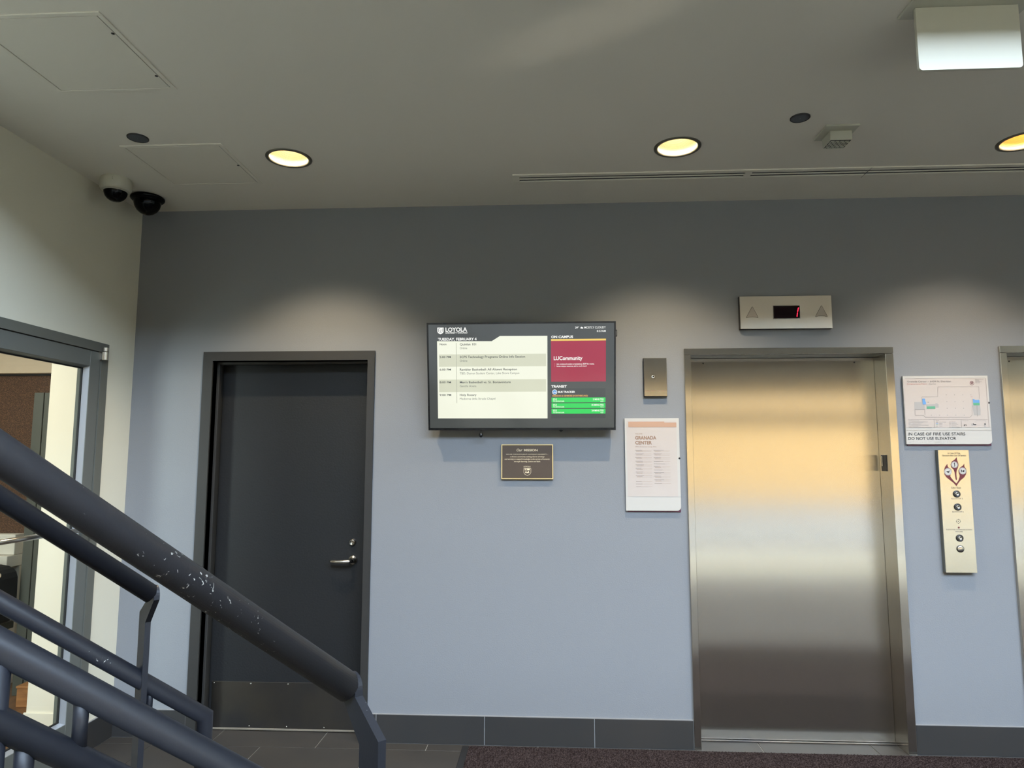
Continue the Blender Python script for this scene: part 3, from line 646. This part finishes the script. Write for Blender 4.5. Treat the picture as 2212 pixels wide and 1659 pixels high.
# bronze mission plaque
r = thing('mission_plaque', (2.34, 0, 1.434), 'small bronze mission plaque with pale letters below the television', 'plaque')
x0, x1, z0, z1 = 2.194, 2.4875, 1.434, 1.6295
MB().cbox(x0, x1, -.014, 0, z0, z1, .001).build('plate', M['bronze'], r)
m = MB(); t_ = .0055
for (a, b, c_, d) in ((x0, x1, z1-t_, z1), (x0, x1, z0, z0+t_), (x0, x0+t_, z0+t_, z1-t_), (x1-t_, x1, z0+t_, z1-t_)): m.cbox(a, b, -.0175, -.0135, c_, d, .0008)
m.build('border', M['brass'], r)
F = Face(1060, 940, 13.825, (2.34, -.0145, 1.53), EXV, EZV)
F.text('t', 'Our', 775, 945, 485, 405, .0, .25, h=.001); F.text('t', 'MISSION', 995, 1400, 482, 418, .012, h=.001)
F.text('t', 'WE ARE CHICAGO\'S JESUIT, CATHOLIC UNIVERSITY –', 458, 1715, 587, 558, .0, h=.001)
F.text('t', 'a diverse community seeking God in all things', 580, 1605, 660, 622, 0, .25, h=.001)
F.text('t', 'and working to expand knowledge in the service of humanity', 415, 1765, 733, 695, 0, .25, h=.001)
F.text('t', 'through learning, justice and faith.', 700, 1485, 804, 766, 0, .25, h=.001)
F.text('t', 'LOYOLA', 985, 1190, 958, 920, .0, h=.001)
F.poly('t', [(985, 990), (1205, 990), (1205, 1120), (1170, 1175), (1095, 1210), (1020, 1175), (985, 1120)], .0004)
F.poly('d', [(993, 998), (1197, 998), (1197, 1117), (1164, 1168), (1095, 1200), (1026, 1168), (993, 1117)], .0007)
F.poly('t', [(1020, 1000), (1165, 1000), (1165, 1050), (1020, 1050)], .0011); F.rect('d', 1035, 1005, 1090, 1030, .0014)
F.poly('t', [(1030, 1130), (1045, 1070), (1070, 1080), (1060, 1130)], .0011); F.poly('t', [(1120, 1130), (1110, 1070), (1135, 1065), (1150, 1130)], .0011); F.disc('t', 1090, 1118, 18, .0011)
F.finish(r, {'t': ('lettering', 'brassink'), 'd': ('crest_field', 'bronze')})

def placard(name, x0, x1, z0, z1, th, label, cat):
    r = thing(name, ((x0+x1)/2, 0, z0), label, cat)
    rr = .022; y = -th; b = .006
    MB().cbox(x0+.010, x1+.0005, -b, 0, z0-.008, z1-.004, .0008).build('backing_plate', M['placardback'], r)
    pts = [(x0, y, z1), (x1, y, z1)]
    for k in range(7): a = -math.pi/2*k/6; pts.append((x1-rr+rr*math.cos(a), y, z0+rr+rr*math.sin(a)))
    pts.append((x0, y, z0))
    MB().prism(pts, (0, th-b, 0)).build('face_plate', M['placard'], r)
    return r
# directory
YD = -.016
p0, p1, p2 = at(1349, 903.5, 1, YD), at(1466.3, 903, 1, YD), at(1471.5, 1103.5, 1, YD)
r = placard('directory_sign', p0.x, (p1.x+p2.x)/2, p2.z, p0.z, -YD, 'tall white directory placard left of the elevator', 'sign')
F = Face(1330, 880, 6.9125, (3.04, YD, 1.5), EXV, EZV)
F.rect('paper', 172, 200, 918, 1333, .0012)
F.rect('tan', 188, 213, 905, 296, .0020); F.rect('paper', 725, 208, 905, 226, .0024)
F.text('brown', 'WELCOME', 290, 397, 404, 387, .0, h=.002); F.text('brown', 'GRANADA', 290, 606, 477, 430, .035, h=.002); F.text('brown', 'CENTER', 292, 540, 551, 503, .035, h=.002)
F.text('lb', '6439 N. Sheridan Road | Chicago, Illinois', 292, 607, 594, 580, 0, h=.002)
for y in (638, 693, 748, 802, 856, 910, 965, 1018, 1107, 1143, 1183):
    xo = 290+(y-638)*.028; F.line('grey', xo, y, xo+75+(y*7 % 60), y, 4, .002); F.line('lb', xo, y+2, xo+245, y+2, 1.3, .0021)
    if y < 1100: F.line('lb', xo+14, y+16, xo+95+(y*13 % 30), y+16, 3, .002); F.line('lb', xo+14, y+22, xo+240, y+22, 1.2, .002)
for y in (638, 693, 750, 804, 843, 880, 934, 972, 1026, 1081, 1136):
    xo = 564+(y-638)*.03; F.line('grey', xo, y, xo+95+(y*11 % 80), y, 4, .002); F.line('lb', xo, y+2, xo+245, y+2, 1.3, .0021)
    if y not in (804, 843, 934, 1136): F.line('lb', xo+14, y+17, xo+105, y+17, 3, .002); F.line('lb', xo+14, y+23, xo+240, y+23, 1.2, .002)
F.finish(r, {'paper': ('printed_sheet', 'paper'), 'tan': ('tan_band', 'tanink'), 'brown': ('heading', 'brownink'), 'lb': ('small_print', 'brownink'), 'grey': ('list_entries', 'greyink')})
c_ = at(1467.8, 990, 1, YD-.001); MB().lathe((c_.x, YD, c_.z), [(.0055, 0), (.0055, .001), (0, .001)], (0, -1, 0), 16).build('thumb_notch', M['rubber'], r)

# evacuation map
p0, p1, p2 = at(1949.5, 812.5, 1, YD), at(2133.5, 811, 1, YD), at(2143.5, 959.5, 1, YD)
r = placard('evacuation_map', p0.x, (p1.x+p2.x)/2, p2.z, p0.z, -YD, 'white evacuation map sign above the elevator call station', 'sign')
F = Face(1940, 790, 8.7333, (4.65, YD, 1.8), EXV, EZV)
F.rect('paper', 120, 240, 1700, 1165, .0012)
F.line('dk', 1648, 236, 1712, 1166, 4, .0018); F.line('lg', 150, 1218, 1755, 1216, 5, .0018); F.line('lg', 125, 242, 1640, 232, 4, .0018)
F.text('mid', 'Granada Center – 6439 N. Sheridan', 168, 995, 314, 284, .0, h=.002)
F.text('red', 'Emergency Exiting Diagram', 168, 545, 354, 337, .0, h=.002); F.text('mid', '– First Floor', 563, 715, 354, 337, .0, h=.002)
F.disc('maroon', 1388, 330, 38, .0016); F.disc('paper2', 1388, 330, 31, .0018); shield(F, 'maroon', 'paper2', 1388, 325, 22, .002)
for i, (t, x1_) in enumerate((('DEPARTMENT OF SAFETY', 1610), ('LOYOLA', 1525), ('UNIVERSITY', 1572), ('CHICAGO', 1542))): F.text('mid', t, 1447, x1_, 263+i*22, 250+i*22, .0, h=.002)
o_ = [(305, 685), (440, 685), (447, 590), (745, 585), (745, 398), (1518, 394), (1532, 630)]
for a, b in zip(o_[1:], o_[2:]): F.line('ln', *a, *b, 3, .002)
for a, b in (((1395, 625), (1390, 935)), ((1390, 935), (1350, 975)), ((1350, 975), (515, 975)), ((515, 975), (475, 938)), ((475, 938), (320, 938)), ((320, 938), (312, 828)), ((312, 828), (498, 825)), ((498, 825), (505, 930))): F.line('ln', *a, *b, 4, .002)
F.poly('fill', [(303, 688), (452, 682), (460, 733), (497, 735), (498, 825), (310, 828)], .0018)
F.poly('fill', [(525, 730), (700, 725), (700, 710), (740, 710), (745, 725), (760, 725), (762, 790), (700, 790), (697, 768), (530, 766)], .0018)
F.poly('blue', [(452, 622), (505, 622), (508, 675), (523, 680), (525, 730), (462, 733)], .0021); F.rect('green', 535, 768, 698, 811, .0021)
F.poly('blue', [(1406, 630), (1436, 630), (1438, 645), (1530, 645), (1533, 700), (1412, 700)], .0021); F.rect('green', 1414, 700, 1535, 748, .0021)
F.poly('fill', [(1395, 750), (1542, 750), (1552, 830), (1552, 932), (1425, 932), (1405, 800)], .0018); F.line('ln', 1482, 750, 1492, 955, 4, .0022)
for yy, xs_ in ((550, (905, 1060, 1215, 1370)), (680, (917, 1070, 1225)), (803, (922, 1080, 1232)), (933, (625, 780, 930, 1085, 1245))):
    for xx in xs_: F.rect('lg', xx-7, yy-6, xx+7, yy+6, .002)
F.text('red', '1A', 1365, 1400, 595, 578, 0, h=.002); F.text('mid', '1B', 548, 580, 697, 682, 0, h=.002)
F.line('ln', 180, 1015, 1690, 1015, 3, .002)
for xx, x2 in ((675, 683), (1183, 1195)): F.line('ln', xx, 1018, x2, 1165, 4, .002)
for i, w_ in enumerate((200, 370, 280, 245, 380, 190, 440)): F.line('lg', 192+i*2, 1037+i*21.3, 192+w_, 1037+i*21.3, 5, .002)
F.text('mid', 'LEGEND', 705, 770, 1042, 1030, 0, h=.002)
for i, k_ in enumerate(('ln', 'blue', 'green', 'lg')):
    F.rect(k_, 710, 1060+i*25, 752, 1067+i*25, .002); F.line('lg', 770, 1064+i*25, 832+(70 if i == 0 else 0), 1064+i*25, 5, .002)
for i, w_ in enumerate((1080, 1105, 1130, 1100, 1158)): F.line('lg', 1000, 1060+i*25, w_, 1060+i*25, 5, .002); F.rect('ln', 970, 1057+i*25, 982, 1066+i*25, .002)
F.line('lg', 1208, 1035, 1325, 1035, 4, .002); F.text('ink', 'N', 1262, 1292, 1135, 1105, 0, h=.002); F.poly('ink', [(1262, 1098), (1236, 1115), (1240, 1135), (1258, 1140), (1247, 1118)], .002)
for a, b in (((1378, 1095), (1410, 1092)), ((1464, 1080), (1466, 1038)), ((1466, 1038), (1642, 1034)), ((1642, 1034), (1648, 1080))): F.line('lg', *a, *b, 3, .002)
F.rect('fill', 1378, 1098, 1415, 1128, .002); F.poly('ink', [(1410, 1085), (1432, 1103), (1472, 1103), (1468, 1122), (1430, 1120), (1408, 1105)], .0022); F.rect('ink', 1622, 1090, 1650, 1112, .0022); F.rect('fill', 1618, 1120, 1648, 1152, .002)
F.text('ink', 'IN CASE OF FIRE USE STAIRS', 190, 1268, 1314, 1262, .006, h=.0012); F.text('ink', 'DO NOT USE ELEVATOR', 193, 1095, 1397, 1345, .006, h=.0012)
rnd = random.Random(3); x = 200
while x < 1075:
    for dx_ in (0, 9):
        for dy_ in (0, 9, 18):
            if rnd.random() < .5: F.disc('braille', x+dx_, 1430+dy_, 3.2, .0012, 8)
    x += 26 if rnd.random() < .8 else 48
F.finish(r, {'paper': ('printed_sheet', 'paper'), 'dk': ('sheet_edge', 'midink'), 'lg': ('small_print', 'greyink'), 'mid': ('title_text', 'midink'), 'red': ('red_text', 'redink'), 'maroon': ('crest', 'maroon'), 'paper2': ('crest_field', 'paper'),
             'ln': ('plan_lines', 'midink'), 'fill': ('plan_area', 'planfill'), 'blue': ('plan_blue_area', 'blueink'), 'green': ('plan_green_area', 'greenink'), 'ink': ('lettering', 'ink'), 'braille': ('braille_dots', 'planfill')})
c_ = at(2136, 870, 1, YD-.001); MB().lathe((c_.x, YD, c_.z), [(.0055, 0), (.0055, .001), (0, .001)], (0, -1, 0), 16).build('thumb_notch', M['rubber'], r)

# fire key switch box (stainless plate left of the elevator)
YK = -.026
p0, p1 = at(1390, 773, 1, YK), at(1442, 856, 1, YK)
r = thing('key_switch_plate', ((p0.x+p1.x)/2, 0, p1.z), 'small steel key switch plate above the directory placard', 'switch')
MB().cbox(p0.x-.001, p1.x, -.022, 0, p1.z-.002, p0.z, .001).build('back_box', M['darkmetal'], r)
MB().cbox(p0.x+.001, p1.x-.001, YK, -.022, p1.z+.001, p0.z-.002, .001).build('face_plate', M['steel'], r, uv=(0, 2))
kc = at(1370+615/15.08, 760+815/15.08, 1, YK)
MB().lathe((kc.x, YK, kc.z), [(.0095, 0), (.0095, .002), (.0045, .003), (.0045, 0)], (0, -1, 0), 24).build('key_ring', M['satin'], r)
MB().lathe((kc.x, YK, kc.z), [(.0045, .0006), (.0, .0006)], (0, -1, 0), 16).build('key_hole', M['blackmatt'], r)
F = Face(1370, 760, 15.08, (3.07, YK, 2.0), EXV, EZV)
F.text('t', 'FIRE DEPT UP DAY', 365, 1035, 1300, 1255, .0, h=.0004)
F.finish(r, {'t': ('engraving', 'brownink')})

# hall position indicator
YI = -.030
p0, p1 = at(1597.5, 641, 1, YI), at(1799, 708, 1, YI); p2 = at(1597.5, 711, 1, YI)
r = thing('floor_indicator', ((p0.x+p1.x)/2, 0, p1.z), 'steel floor indicator with a red 1 above the elevator', 'display')
X0, X1, Z0, Z1 = p0.x, p1.x, (p1.z+p2.z)/2-.001, at(1700, 639, 1, YI).z
MB().cbox(X0-.002, X1, -.025, 0, Z0-.001, Z1, .001).build('back_box', M['darkmetal'], r)
fp = MB().cbox(X0, X1, YI, -.025, Z0, Z1, .0012).build('face_plate', M['steelh'], r, uv=(0, 2))
F = Face(1570, 620, 8.5077, (3.81, YI, 2.38), EXV, EZV)
F.rect('rim', 848, 338, 1346, 586, .0006); F.rect('win', 860, 348, 1338, 575, .0010)
F.poly('seg', [(1308, 378), (1326, 378), (1308, 455), (1290, 455)], .0014); F.poly('seg', [(1290, 468), (1305, 468), (1297, 545), (1280, 545)], .0014)
for cx_, cy_ in ((467, 470), (1738, 450)):
    F.poly('edge', [(cx_-5, cy_-108), (cx_+7, cy_-108), (cx_+20, cy_-85), (cx_+110, cy_+82), (cx_+108, cy_+100), (cx_+60, cy_+88), (cx_, cy_+84), (cx_-60, cy_+88), (cx_-106, cy_+103), (cx_-111, cy_+86), (cx_-18, cy_-88)], .0006)
    F.poly('arrow', [(cx_-3, cy_-102), (cx_+5, cy_-102), (cx_+15, cy_-84), (cx_+103, cy_+82), (cx_+102, cy_+94), (cx_+60, cy_+82), (cx_, cy_+78), (cx_-60, cy_+82), (cx_-100, cy_+97), (cx_-104, cy_+84), (cx_-13, cy_-84)], .0010)
F.finish(r, {'rim': ('window_rim', 'satin'), 'win': ('display_window', 'darkred'), 'seg': ('digit', 'e_red'), 'edge': ('arrow_edge', 'darkmetal'), 'arrow': ('arrow_lens', 'lens')})

# elevator hall call station
YS = -.030
F = Face(2010, 960, 5.7167, (4.67, YS, 1.3), EXV, EZV)
p0, p1 = at(2027, 972, 1, YS), at(2110.5, 1237.5, 1, YS); p3 = at(2093.5, 971.5, 1, YS); p4 = at(2042.5, 1237.5, 1, YS)
X0, X1 = (p0.x+p4.x)/2, (p1.x+p3.x)/2
r = thing('call_station', ((X0+X1)/2, 0, p1.z), 'tall steel elevator call station with maroon flame emblem', 'control panel')
MB().cbox(X0, X1-.004, -.026, 0, p1.z, p0.z, .0008).build('back_box', M['alu'], r)
MB().cbox(X0, X1, YS, -.026, p1.z, p0.z, .001).build('face_plate', M['steelv'], r, uv=(0, 2))
F.poly('fl', [(325, 155), (327, 190), (338, 220), (346, 252), (339, 288), (325, 318), (319, 370), (323, 400), (328, 430), (321, 444), (311, 432), (304, 395), (298, 345), (285, 310), (256, 285), (248, 246), (262, 212), (300, 186)], .0004)
F.poly('fl', [(208, 240), (211, 270), (225, 288), (250, 302), (264, 335), (248, 372), (243, 392), (262, 422), (290, 455), (320, 482), (345, 445), (357, 412), (362, 384), (348, 352), (346, 318), (368, 282), (400, 262), (415, 238), (418, 275), (438, 300), (445, 335), (436, 375), (412, 410), (372, 442), (340, 482), (320, 516), (285, 476), (240, 441), (196, 406), (172, 370), (166, 322), (180, 276)], .0006)
for (cx_, cy_, rr) in ((295, 250, 38), (215, 338, 43), (396, 327, 41)):
    F.disc('pale', cx_, cy_, rr, .0010); F.disc('ring', cx_, cy_, rr-5, .0012, r0=rr-7)
F.poly('ic', [(285, 232), (297, 222), (302, 236), (296, 236), (304, 262), (296, 275), (286, 272), (294, 262), (288, 240)], .0013)
F.poly('ic', [(190, 335), (240, 322), (243, 328), (222, 340), (236, 352), (214, 350), (205, 345)], .0013)
F.poly('ic', [(372, 315), (386, 312), (386, 345), (378, 345)], .0013); F.poly('ic', [(392, 322), (418, 316), (416, 340), (402, 346), (392, 340)], .0013)
F.text('txt', 'In Case Of Fire', 215, 365, 118, 98, 0, h=.0006); F.text('txt', 'Elevators Are Out Of Service', 148, 438, 147, 127, 0, h=.0006)
F.text('txt', 'Use Exit', 258, 378, 546, 523, 0, h=.0006); F.text('gr', 'ELEVATOR 5', 258, 398, 677, 661, 0, h=.0006); F.text('gr', 'ELEVATOR 6', 270, 408, 839, 823, 0, h=.0006)
F.text('gr', 'ELEVATOR COMMUNICATION', 195, 510, 1059, 1044, 0, h=.0006); F.text('gr', 'FAILURE', 308, 398, 1083, 1068, 0, h=.0006)
for k in range(8): F.disc('hole', 345+24*math.cos(k*math.pi/4), 950+24*math.sin(k*math.pi/4), 4.2, .0006, 10)
F.disc('hole', 345, 950, 4.5, .0006, 10)
F.finish(r, {'fl': ('flame_emblem', 'maroon'), 'pale': ('emblem_disc', 'placard'), 'ring': ('emblem_ring', 'ink'), 'txt': ('lettering', 'ink'), 'ic': ('emblem_icon', 'ink'), 'gr': ('engraving', 'midink'), 'hole': ('speaker_holes', 'blackmatt')})
for (cx_, cy_, lab_) in ((323, 612, None), (335, 773, None), (360, 1157, None)):
    c_ = at(2010+cx_/5.7167, 960+cy_/5.7167, 1, YS)
    ks = MB().lathe((c_.x, YS, c_.z), [(.0190, 0), (.0190, .003), (.0165, .005), (.010, .005), (.010, .003)], (0, -1, 0), 28).build('key_switch', M['black'], r)
    MB().lathe((c_.x, YS, c_.z), [(.0100, .003), (.0095, .007), (.006, .008), (.006, .006), (0, .006)], (0, -1, 0), 24).build('key_barrel', M['satin'], ks)
    MB().lathe((c_.x, YS, c_.z), [(.0145, .0053), (.0135, .0055)], (0, -1, 0), 28).build('key_ring', M['midink'], ks)
c_ = at(2010+368/5.7167, 960+1290/5.7167, 1, YS)
MB().lathe((c_.x, YS, c_.z), [(.0190, 0), (.0190, .003), (.0165, .003)], (0, -1, 0), 28).build('button_ring', M['black'], r)
MB().lathe((c_.x, YS, c_.z), [(.0165, .001), (.0165, .005), (.015, .006), (0, .0062)], (0, -1, 0), 28).build('call_button', M['satin'], r)
c_ = at(2010+350/5.7167, 960+1027/5.7167, 1, YS)
MB().lathe((c_.x, YS, c_.z), [(.005, 0), (.004, .002), (0, .003)], (0, -1, 0), 14).build('indicator_lamp', M['maroon'], r)

# ================================================================== FLOOR MAT
r = thing('entrance_mat', (4.6, -.9, 0), 'dark brown ribbed carpet mat with black rubber edge before the elevators', 'mat')
mx0, mx1, my0, my1 = 1.988, 7.2, -1.85, -.034
MB().cbox(mx0, mx1, my0, my1, 0, .005, .002).build('rubber_edge', M['rubber'], r)
MB().cbox(mx0+.036, mx1-.036, my0+.036, my1-.008, .0045, .0085, .001).build('carpet', M['carpet'], r)
# pile: small tufts over the part near the wall
pv, pf = [], []; rnd = np.random.RandomState(4)
gx = np.arange(mx0+.040, 5.6, .0085); gy = np.arange(-.62, my1-.012, .0085)
X, Y = np.meshgrid(gx, gy); X = X.ravel()+rnd.uniform(-.001, .001, X.size); Y = Y.ravel()+(np.round((X-mx0)/.0085) % 2)*.004; Y = np.minimum(Y, my1-.012)
s_ = .0034; hgt = .0105+rnd.uniform(0, .003, X.size); base_ = .0080
Vv = np.stack([np.stack([X-s_, Y-s_, np.full_like(X, base_)], 1), np.stack([X+s_, Y-s_, np.full_like(X, base_)], 1), np.stack([X+s_, Y+s_, np.full_like(X, base_)], 1), np.stack([X-s_, Y+s_, np.full_like(X, base_)], 1), np.stack([X, Y, hgt], 1)], 1).reshape(-1, 3)
idx = np.arange(X.size)*5; Ff = np.stack([np.stack([idx, idx+1, idx+4], 1), np.stack([idx+1, idx+2, idx+4], 1), np.stack([idx+2, idx+3, idx+4], 1), np.stack([idx+3, idx, idx+4], 1)], 1).reshape(-1, 3)
me = D.meshes.new('carpet_pile'); me.from_pydata((Vv-np.array(r['_w'])).tolist(), [], Ff.tolist()); me.materials.append(M['carpet'])
o = D.objects.new('carpet_pile', me); COL.objects.link(o); o.parent = r; o['kind'] = 'stuff'

# ================================================================== STAIR AND RAILINGS
AZ = .8098; hv = Vector((math.cos(AZ), math.sin(AZ), 0)); nv = Vector((-math.sin(AZ), math.cos(AZ), 0)); SL = math.tan(.6603)
B0 = Vector((CX, CY, 0))
def sp(n, s, z): return B0+nv*n+hv*s+Vector((0, 0, z))
NA, NB = 1.0638, 2.0478; ZA, ZB = 1.6513, 1.6477
# stair (below the frame)
r = thing('staircase', sp(1.55, 0, 0), 'grey stair flight carrying the dark railings', 'stairs')
rise, run = .180, .180/SL; s_top = .50
for k in range(7):
    s1_ = s_top-k*run; z = rise*(k+1)
    pts = [sp(NA-.03, s1_+.02, z-.03), sp(NB+.03, s1_+.02, z-.03), sp(NB+.03, s1_-run, z-.03), sp(NA-.03, s1_-run, z-.03)]
    MB().prism(pts, (0, 0, .03)).build('tread', M['stairconcrete'], r)
    pts = [sp(NA-.03, s1_, z-rise), sp(NB+.03, s1_, z-rise), sp(NB+.03, s1_-.015, z-rise), sp(NA-.03, s1_-.015, z-rise)]
    MB().prism(pts, (0, 0, rise-.03)).build('riser', M['stairconcrete'], r)
sl_ = s_top-7*run; zl = rise*7
pts = [sp(NA-.06, sl_, zl-.12), sp(NB+.03, sl_, zl-.12), sp(NB+.03, sl_-.20, zl-.12), sp(NA-.06, sl_-.20, zl-.12)]
MB().prism(pts, (0, 0, .12)).build('landing', M['stairconcrete'], r)
for n_ in (NA-.05, NB+.03):
    a_, b_ = s_top+.02, sl_
    MB().prism([sp(n_, a_, 0), sp(n_, a_-.16, 0), sp(n_, b_, zl-.30), sp(n_, b_, zl), sp(n_, b_+run*.2, zl), sp(n_, a_, .16)], nv*.02).build('stringer', M['railclean'], r)
for n_ in (NA, NB-.05): MB().cbox(0, 0, 0, 0, 0, 0) if False else None
for n_ in (NA, NB-.04):
    p_ = sp(n_, sl_-.15, 0); MB().tube([p_, p_+Vector((0, 0, zl-.12))], .03, 14).build('column', M['railclean'], r)

def plate_poly(n_, side, s_, zt_, r_, zb_, w=.066):
    """bent flat bar: starts at the pipe, doglegs outwards (side = +1 away, -1 near), then drops to zb_"""
    k = side; hw_ = w/2
    pts2 = [(r_*.99*math.sin(a), r_*.99*math.cos(a)) for a in [math.radians(x_) for x_ in range(-90, 91, 15)]]   # top of pipe
    pts2 = [(x_, z_) for x_, z_ in pts2]
    # outline in (n offset, z offset): go clockwise from -r to +r over the top, then down the +n side and up the -n side
    if k > 0: right = [(r_*1.0, -.01), (.065+hw_*.95, -.06), (.065+hw_*.95, zb_-zt_)]; left = [(.065-hw_*.75, zb_-zt_), (.065-hw_*.75, -.08), (-r_, -.012)]
    else: right = [(r_, -.012), (-.065+hw_*.75, -.08), (-.065+hw_*.75, zb_-zt_)]; left = [(-.065-hw_*.95, zb_-zt_), (-.065-hw_*.95, -.06), (-r_, -.01)]
    return [sp(n_+a, s_, zt_+b) for a, b in pts2+right+left]

def railing(name, N, Zt, side, s_end, Zg, rg, Ze, elbow, label, posts, pickets, stub, chips):
    r = thing(name, sp(N, s_end, 0), label, 'railing', 'stair railings')
    up = -.85
    MB().tube([sp(N, up, Zt-SL*up), sp(N, s_end, Zt-SL*s_end)], .0241, 36).build('handrail', M[chips], r)
    G = N+side*.065
    MB().tube([sp(G, up, Zg-SL*up), sp(G, elbow, Zg-SL*elbow), sp(G, elbow, 0)], rg, 32).build('guard_rail', M['railclean'], r)
    MB().tube([sp(G, up, Ze-SL*up), sp(G, elbow-.001, Ze-SL*(elbow-.001))], rg*.93, 28).build('lower_rail', M['railclean'], r)
    zt_ = Zt-SL*s_end
    MB().prism(plate_poly(N, side, s_end-.002, zt_, .0241, 0), hv*.0145).build('bracket_bar', M['railclean'], r)
    su = -.62; MB().prism(plate_poly(N, side, su, Zt-SL*su-.0305, .018, max(0, (s_top-su)*SL*1.0-.02)), hv*.0145).build('bracket_bar', M['railclean'], r)
    for s_ in pickets:
        MB().tube([sp(G, s_, Zg-SL*s_-.006), sp(G, s_, Ze-SL*s_+.004)], .0088, 14).build('picket', M['railclean'], r)
    for s_ in posts:
        z0_ = max(0, (s_top-s_)*SL-.06); MB().tube([sp(G, s_, Zg-SL*s_-.006), sp(G, s_, z0_)], .0105, 16).build('post', M['railclean'], r)
    for s_ in stub:
        MB().tube([sp(G, s_, Ze-SL*s_-.008), sp(G, s_, Ze-SL*s_-.09)], .0105, 14).build('stub', M['railclean'], r)
    return r
railing('stair_railing', NA, ZA, -1, .626, 1.4361, .018, 1.354, .775, 'nearest dark railing with chipped paint on its thick handrail', [.134, -.40], [.218, -.1, -.2], [.163], 'rail')
railing('stair_railing', NB, ZB, 1, .597, 1.4118, .0224, 1.322, .775, 'farther dark railing whose handrail ends at a bent flat bar', [-.40], [.624, .05, -.2], [], 'railclean')

# ================================================================== SIDE ROOM BEYOND THE GLASS DOOR
w = MB(); w.box(-.595, -.14, .12, .30, 0, 2.6); w.build('wall_side_room', M['roomwhite'], kind='structure', label='bright white wall seen through the glass door', cat='wall')
MB().cbox(-.605, -.14, .108, .12, 0, .075).build('baseboard_side_room', M['roomwhite'], kind='structure', label='white baseboard in the side room', cat='baseboard')
w = MB(); w.box(-4.0, -.595, .90, 1.02, 0, 2.6); w.box(-.595, -.475, .30, 1.02, 0, 2.6); w.box(-4.12, -4.0, -4.0, 1.02, 0, 2.6); w.box(-4.0, -.14, -4.12, -4.0, 0, 2.6)
w.build('wall_side_far', M['roomwhite'], kind='structure', label='far walls of the side room', cat='wall')
MB().box(-4.0, -.14, -4.0, .9, -.05, 0).build('floor_side_room', M['woodfloor'], kind='structure', label='wood floor of the side room', cat='floor')
MB().box(-4.0, -.14, -4.0, 1.02, 2.6, 2.7).build('ceiling_side_room', M['beige'], kind='structure', label='pale ceiling of the side room', cat='ceiling')
r = thing('cork_board_wall', (-1.5, .90, 1.05), 'speckled brown panel seen through the glass door', 'panel')
MB().box(-2.4, -.597, .87, .899, 1.02, 2.156).build('panel', M['cork'], r)
MB().cbox(-2.4, -.597, .862, .872, 2.150, 2.162, .001).build('top_edge', M['rubber'], r)
MB().box(-2.4, -.597, .80, .899, 2.163, 2.6).build('trim_5', M['beige'], kind='structure', label='beige bulkhead over the brown panel', cat='trim')
r = thing('door_frame_post', (-.95, .62, 0), 'green grey frame post standing before the brown panel', 'frame')
pa, pb_ = at(74, 847, 1, .6), at(106, 847, 1, .6)
MB().cbox(pa.x+.002, pa.x+.070, .6, .66, 0, 2.0, .002).build('stile', M['greengrey'], r)
MB().cbox(pa.x+.073, -.598, .605, .665, 0, 2.0, .002).build('panel', M['greengrey'], r)
for z in (1.60, 1.49): MB().lathe((pa.x+.13, .605, z), [(.006, 0), (0, .001)], (0, -1, 0), 10).build('screw', M['blackmatt'], r)
r = thing('window_board', (-1.7, .85, .70), 'pale window board low behind the glass door', 'ledge')
MB().cbox(-2.4, -1.27, .78, .899, .88, 1.02, .003).build('board', M['paleinside'], r)
MB().cbox(-2.4, -1.27, .72, .899, .80, .878, .003).build('shelf', M['paleinside'], r)
MB().box(-2.4, -1.27, .84, .899, .0, .798).build('apron', M['paleinside'], r)
# black bag with handle hole on a bench
r = thing('black_bag', (-1.42, .55, .45), 'black bag with tan handle hole behind the glass door', 'bag')
q0, q1 = at(0, 1222, 1, .5), at(41, 1290, 1, .5); hx = at(8, 1239, 1, .5)
m = MB(); n = 24; bw = .30; xc, zc = q1.x-bw-.07, (q0.z+.46)/2
pts = []
for k in range(n):
    a = 2*math.pi*k/n; ca_, sa_ = math.cos(a), math.sin(a); pts.append((xc+bw*math.copysign(abs(ca_)**.4, ca_), .42, zc+(q0.z-zc)*math.copysign(abs(sa_)**.4, sa_)))
m.prism(pts, (0, .15, 0)); m.build('body', M['bag'], r)
m = MB(); pts = []
for k in range(20):
    a = 2*math.pi*k/20; pts.append((hx.x+.050*math.copysign(abs(math.cos(a))**.6, math.cos(a)), .414, hx.z+.020*math.copysign(abs(math.sin(a))**.8, math.sin(a))))
m.prism(pts, (0, .006, 0)); m.build('handle_hole', M['beige'], r)
r = thing('bench', (-1.55, .60, 0), 'dark bench under the black bag', 'bench')
MB().cbox(-2.1, -1.20, .42, .74, .40, .448, .003).build('seat', M['greengrey'], r)
for x_ in (-2.05, -1.28): MB().cbox(x_, x_+.05, .44, .72, 0, .40, .002).build('leg', M['greengrey'], r)
r = thing('wood_box', (-.95, .40, 0), 'small brown wooden box on the floor beyond the glass door', 'box')
q0 = at(36, 1487, 1, .40); q1 = at(64, 1500, 1, .40)
MB().cbox(q0.x, q1.x+.10, .40, .55, 0, q0.z, .003).build('box_body', M['wood'], r)
MB().cbox(q0.x-.004, q1.x+.104, .396, .554, q0.z, q0.z+.014, .002).build('lid', M['wood'], r)

# ================================================================== OUTSIDE THE STREET WINDOWS
MB().box(-30, 40, -60, FY-.26, -.2, -.02).build('pavement', M['pavement'], kind='structure', label='street and pavement outside the windows', cat='ground')
r = thing('facade_building', (6, -22, -.02), 'tan brick building across the street', 'building')
MB().box(-14, 28, -30, -22, -.02, 8.5).build('wall', M['facade'], r)
for k in range(13):
    for z in (3.9, 6.4): MB().box(-12.6+k*3.1, -11.2+k*3.1, -22.02, -21.9, z, z+1.4).build('window', M['facadewin'], r)
cleanup()
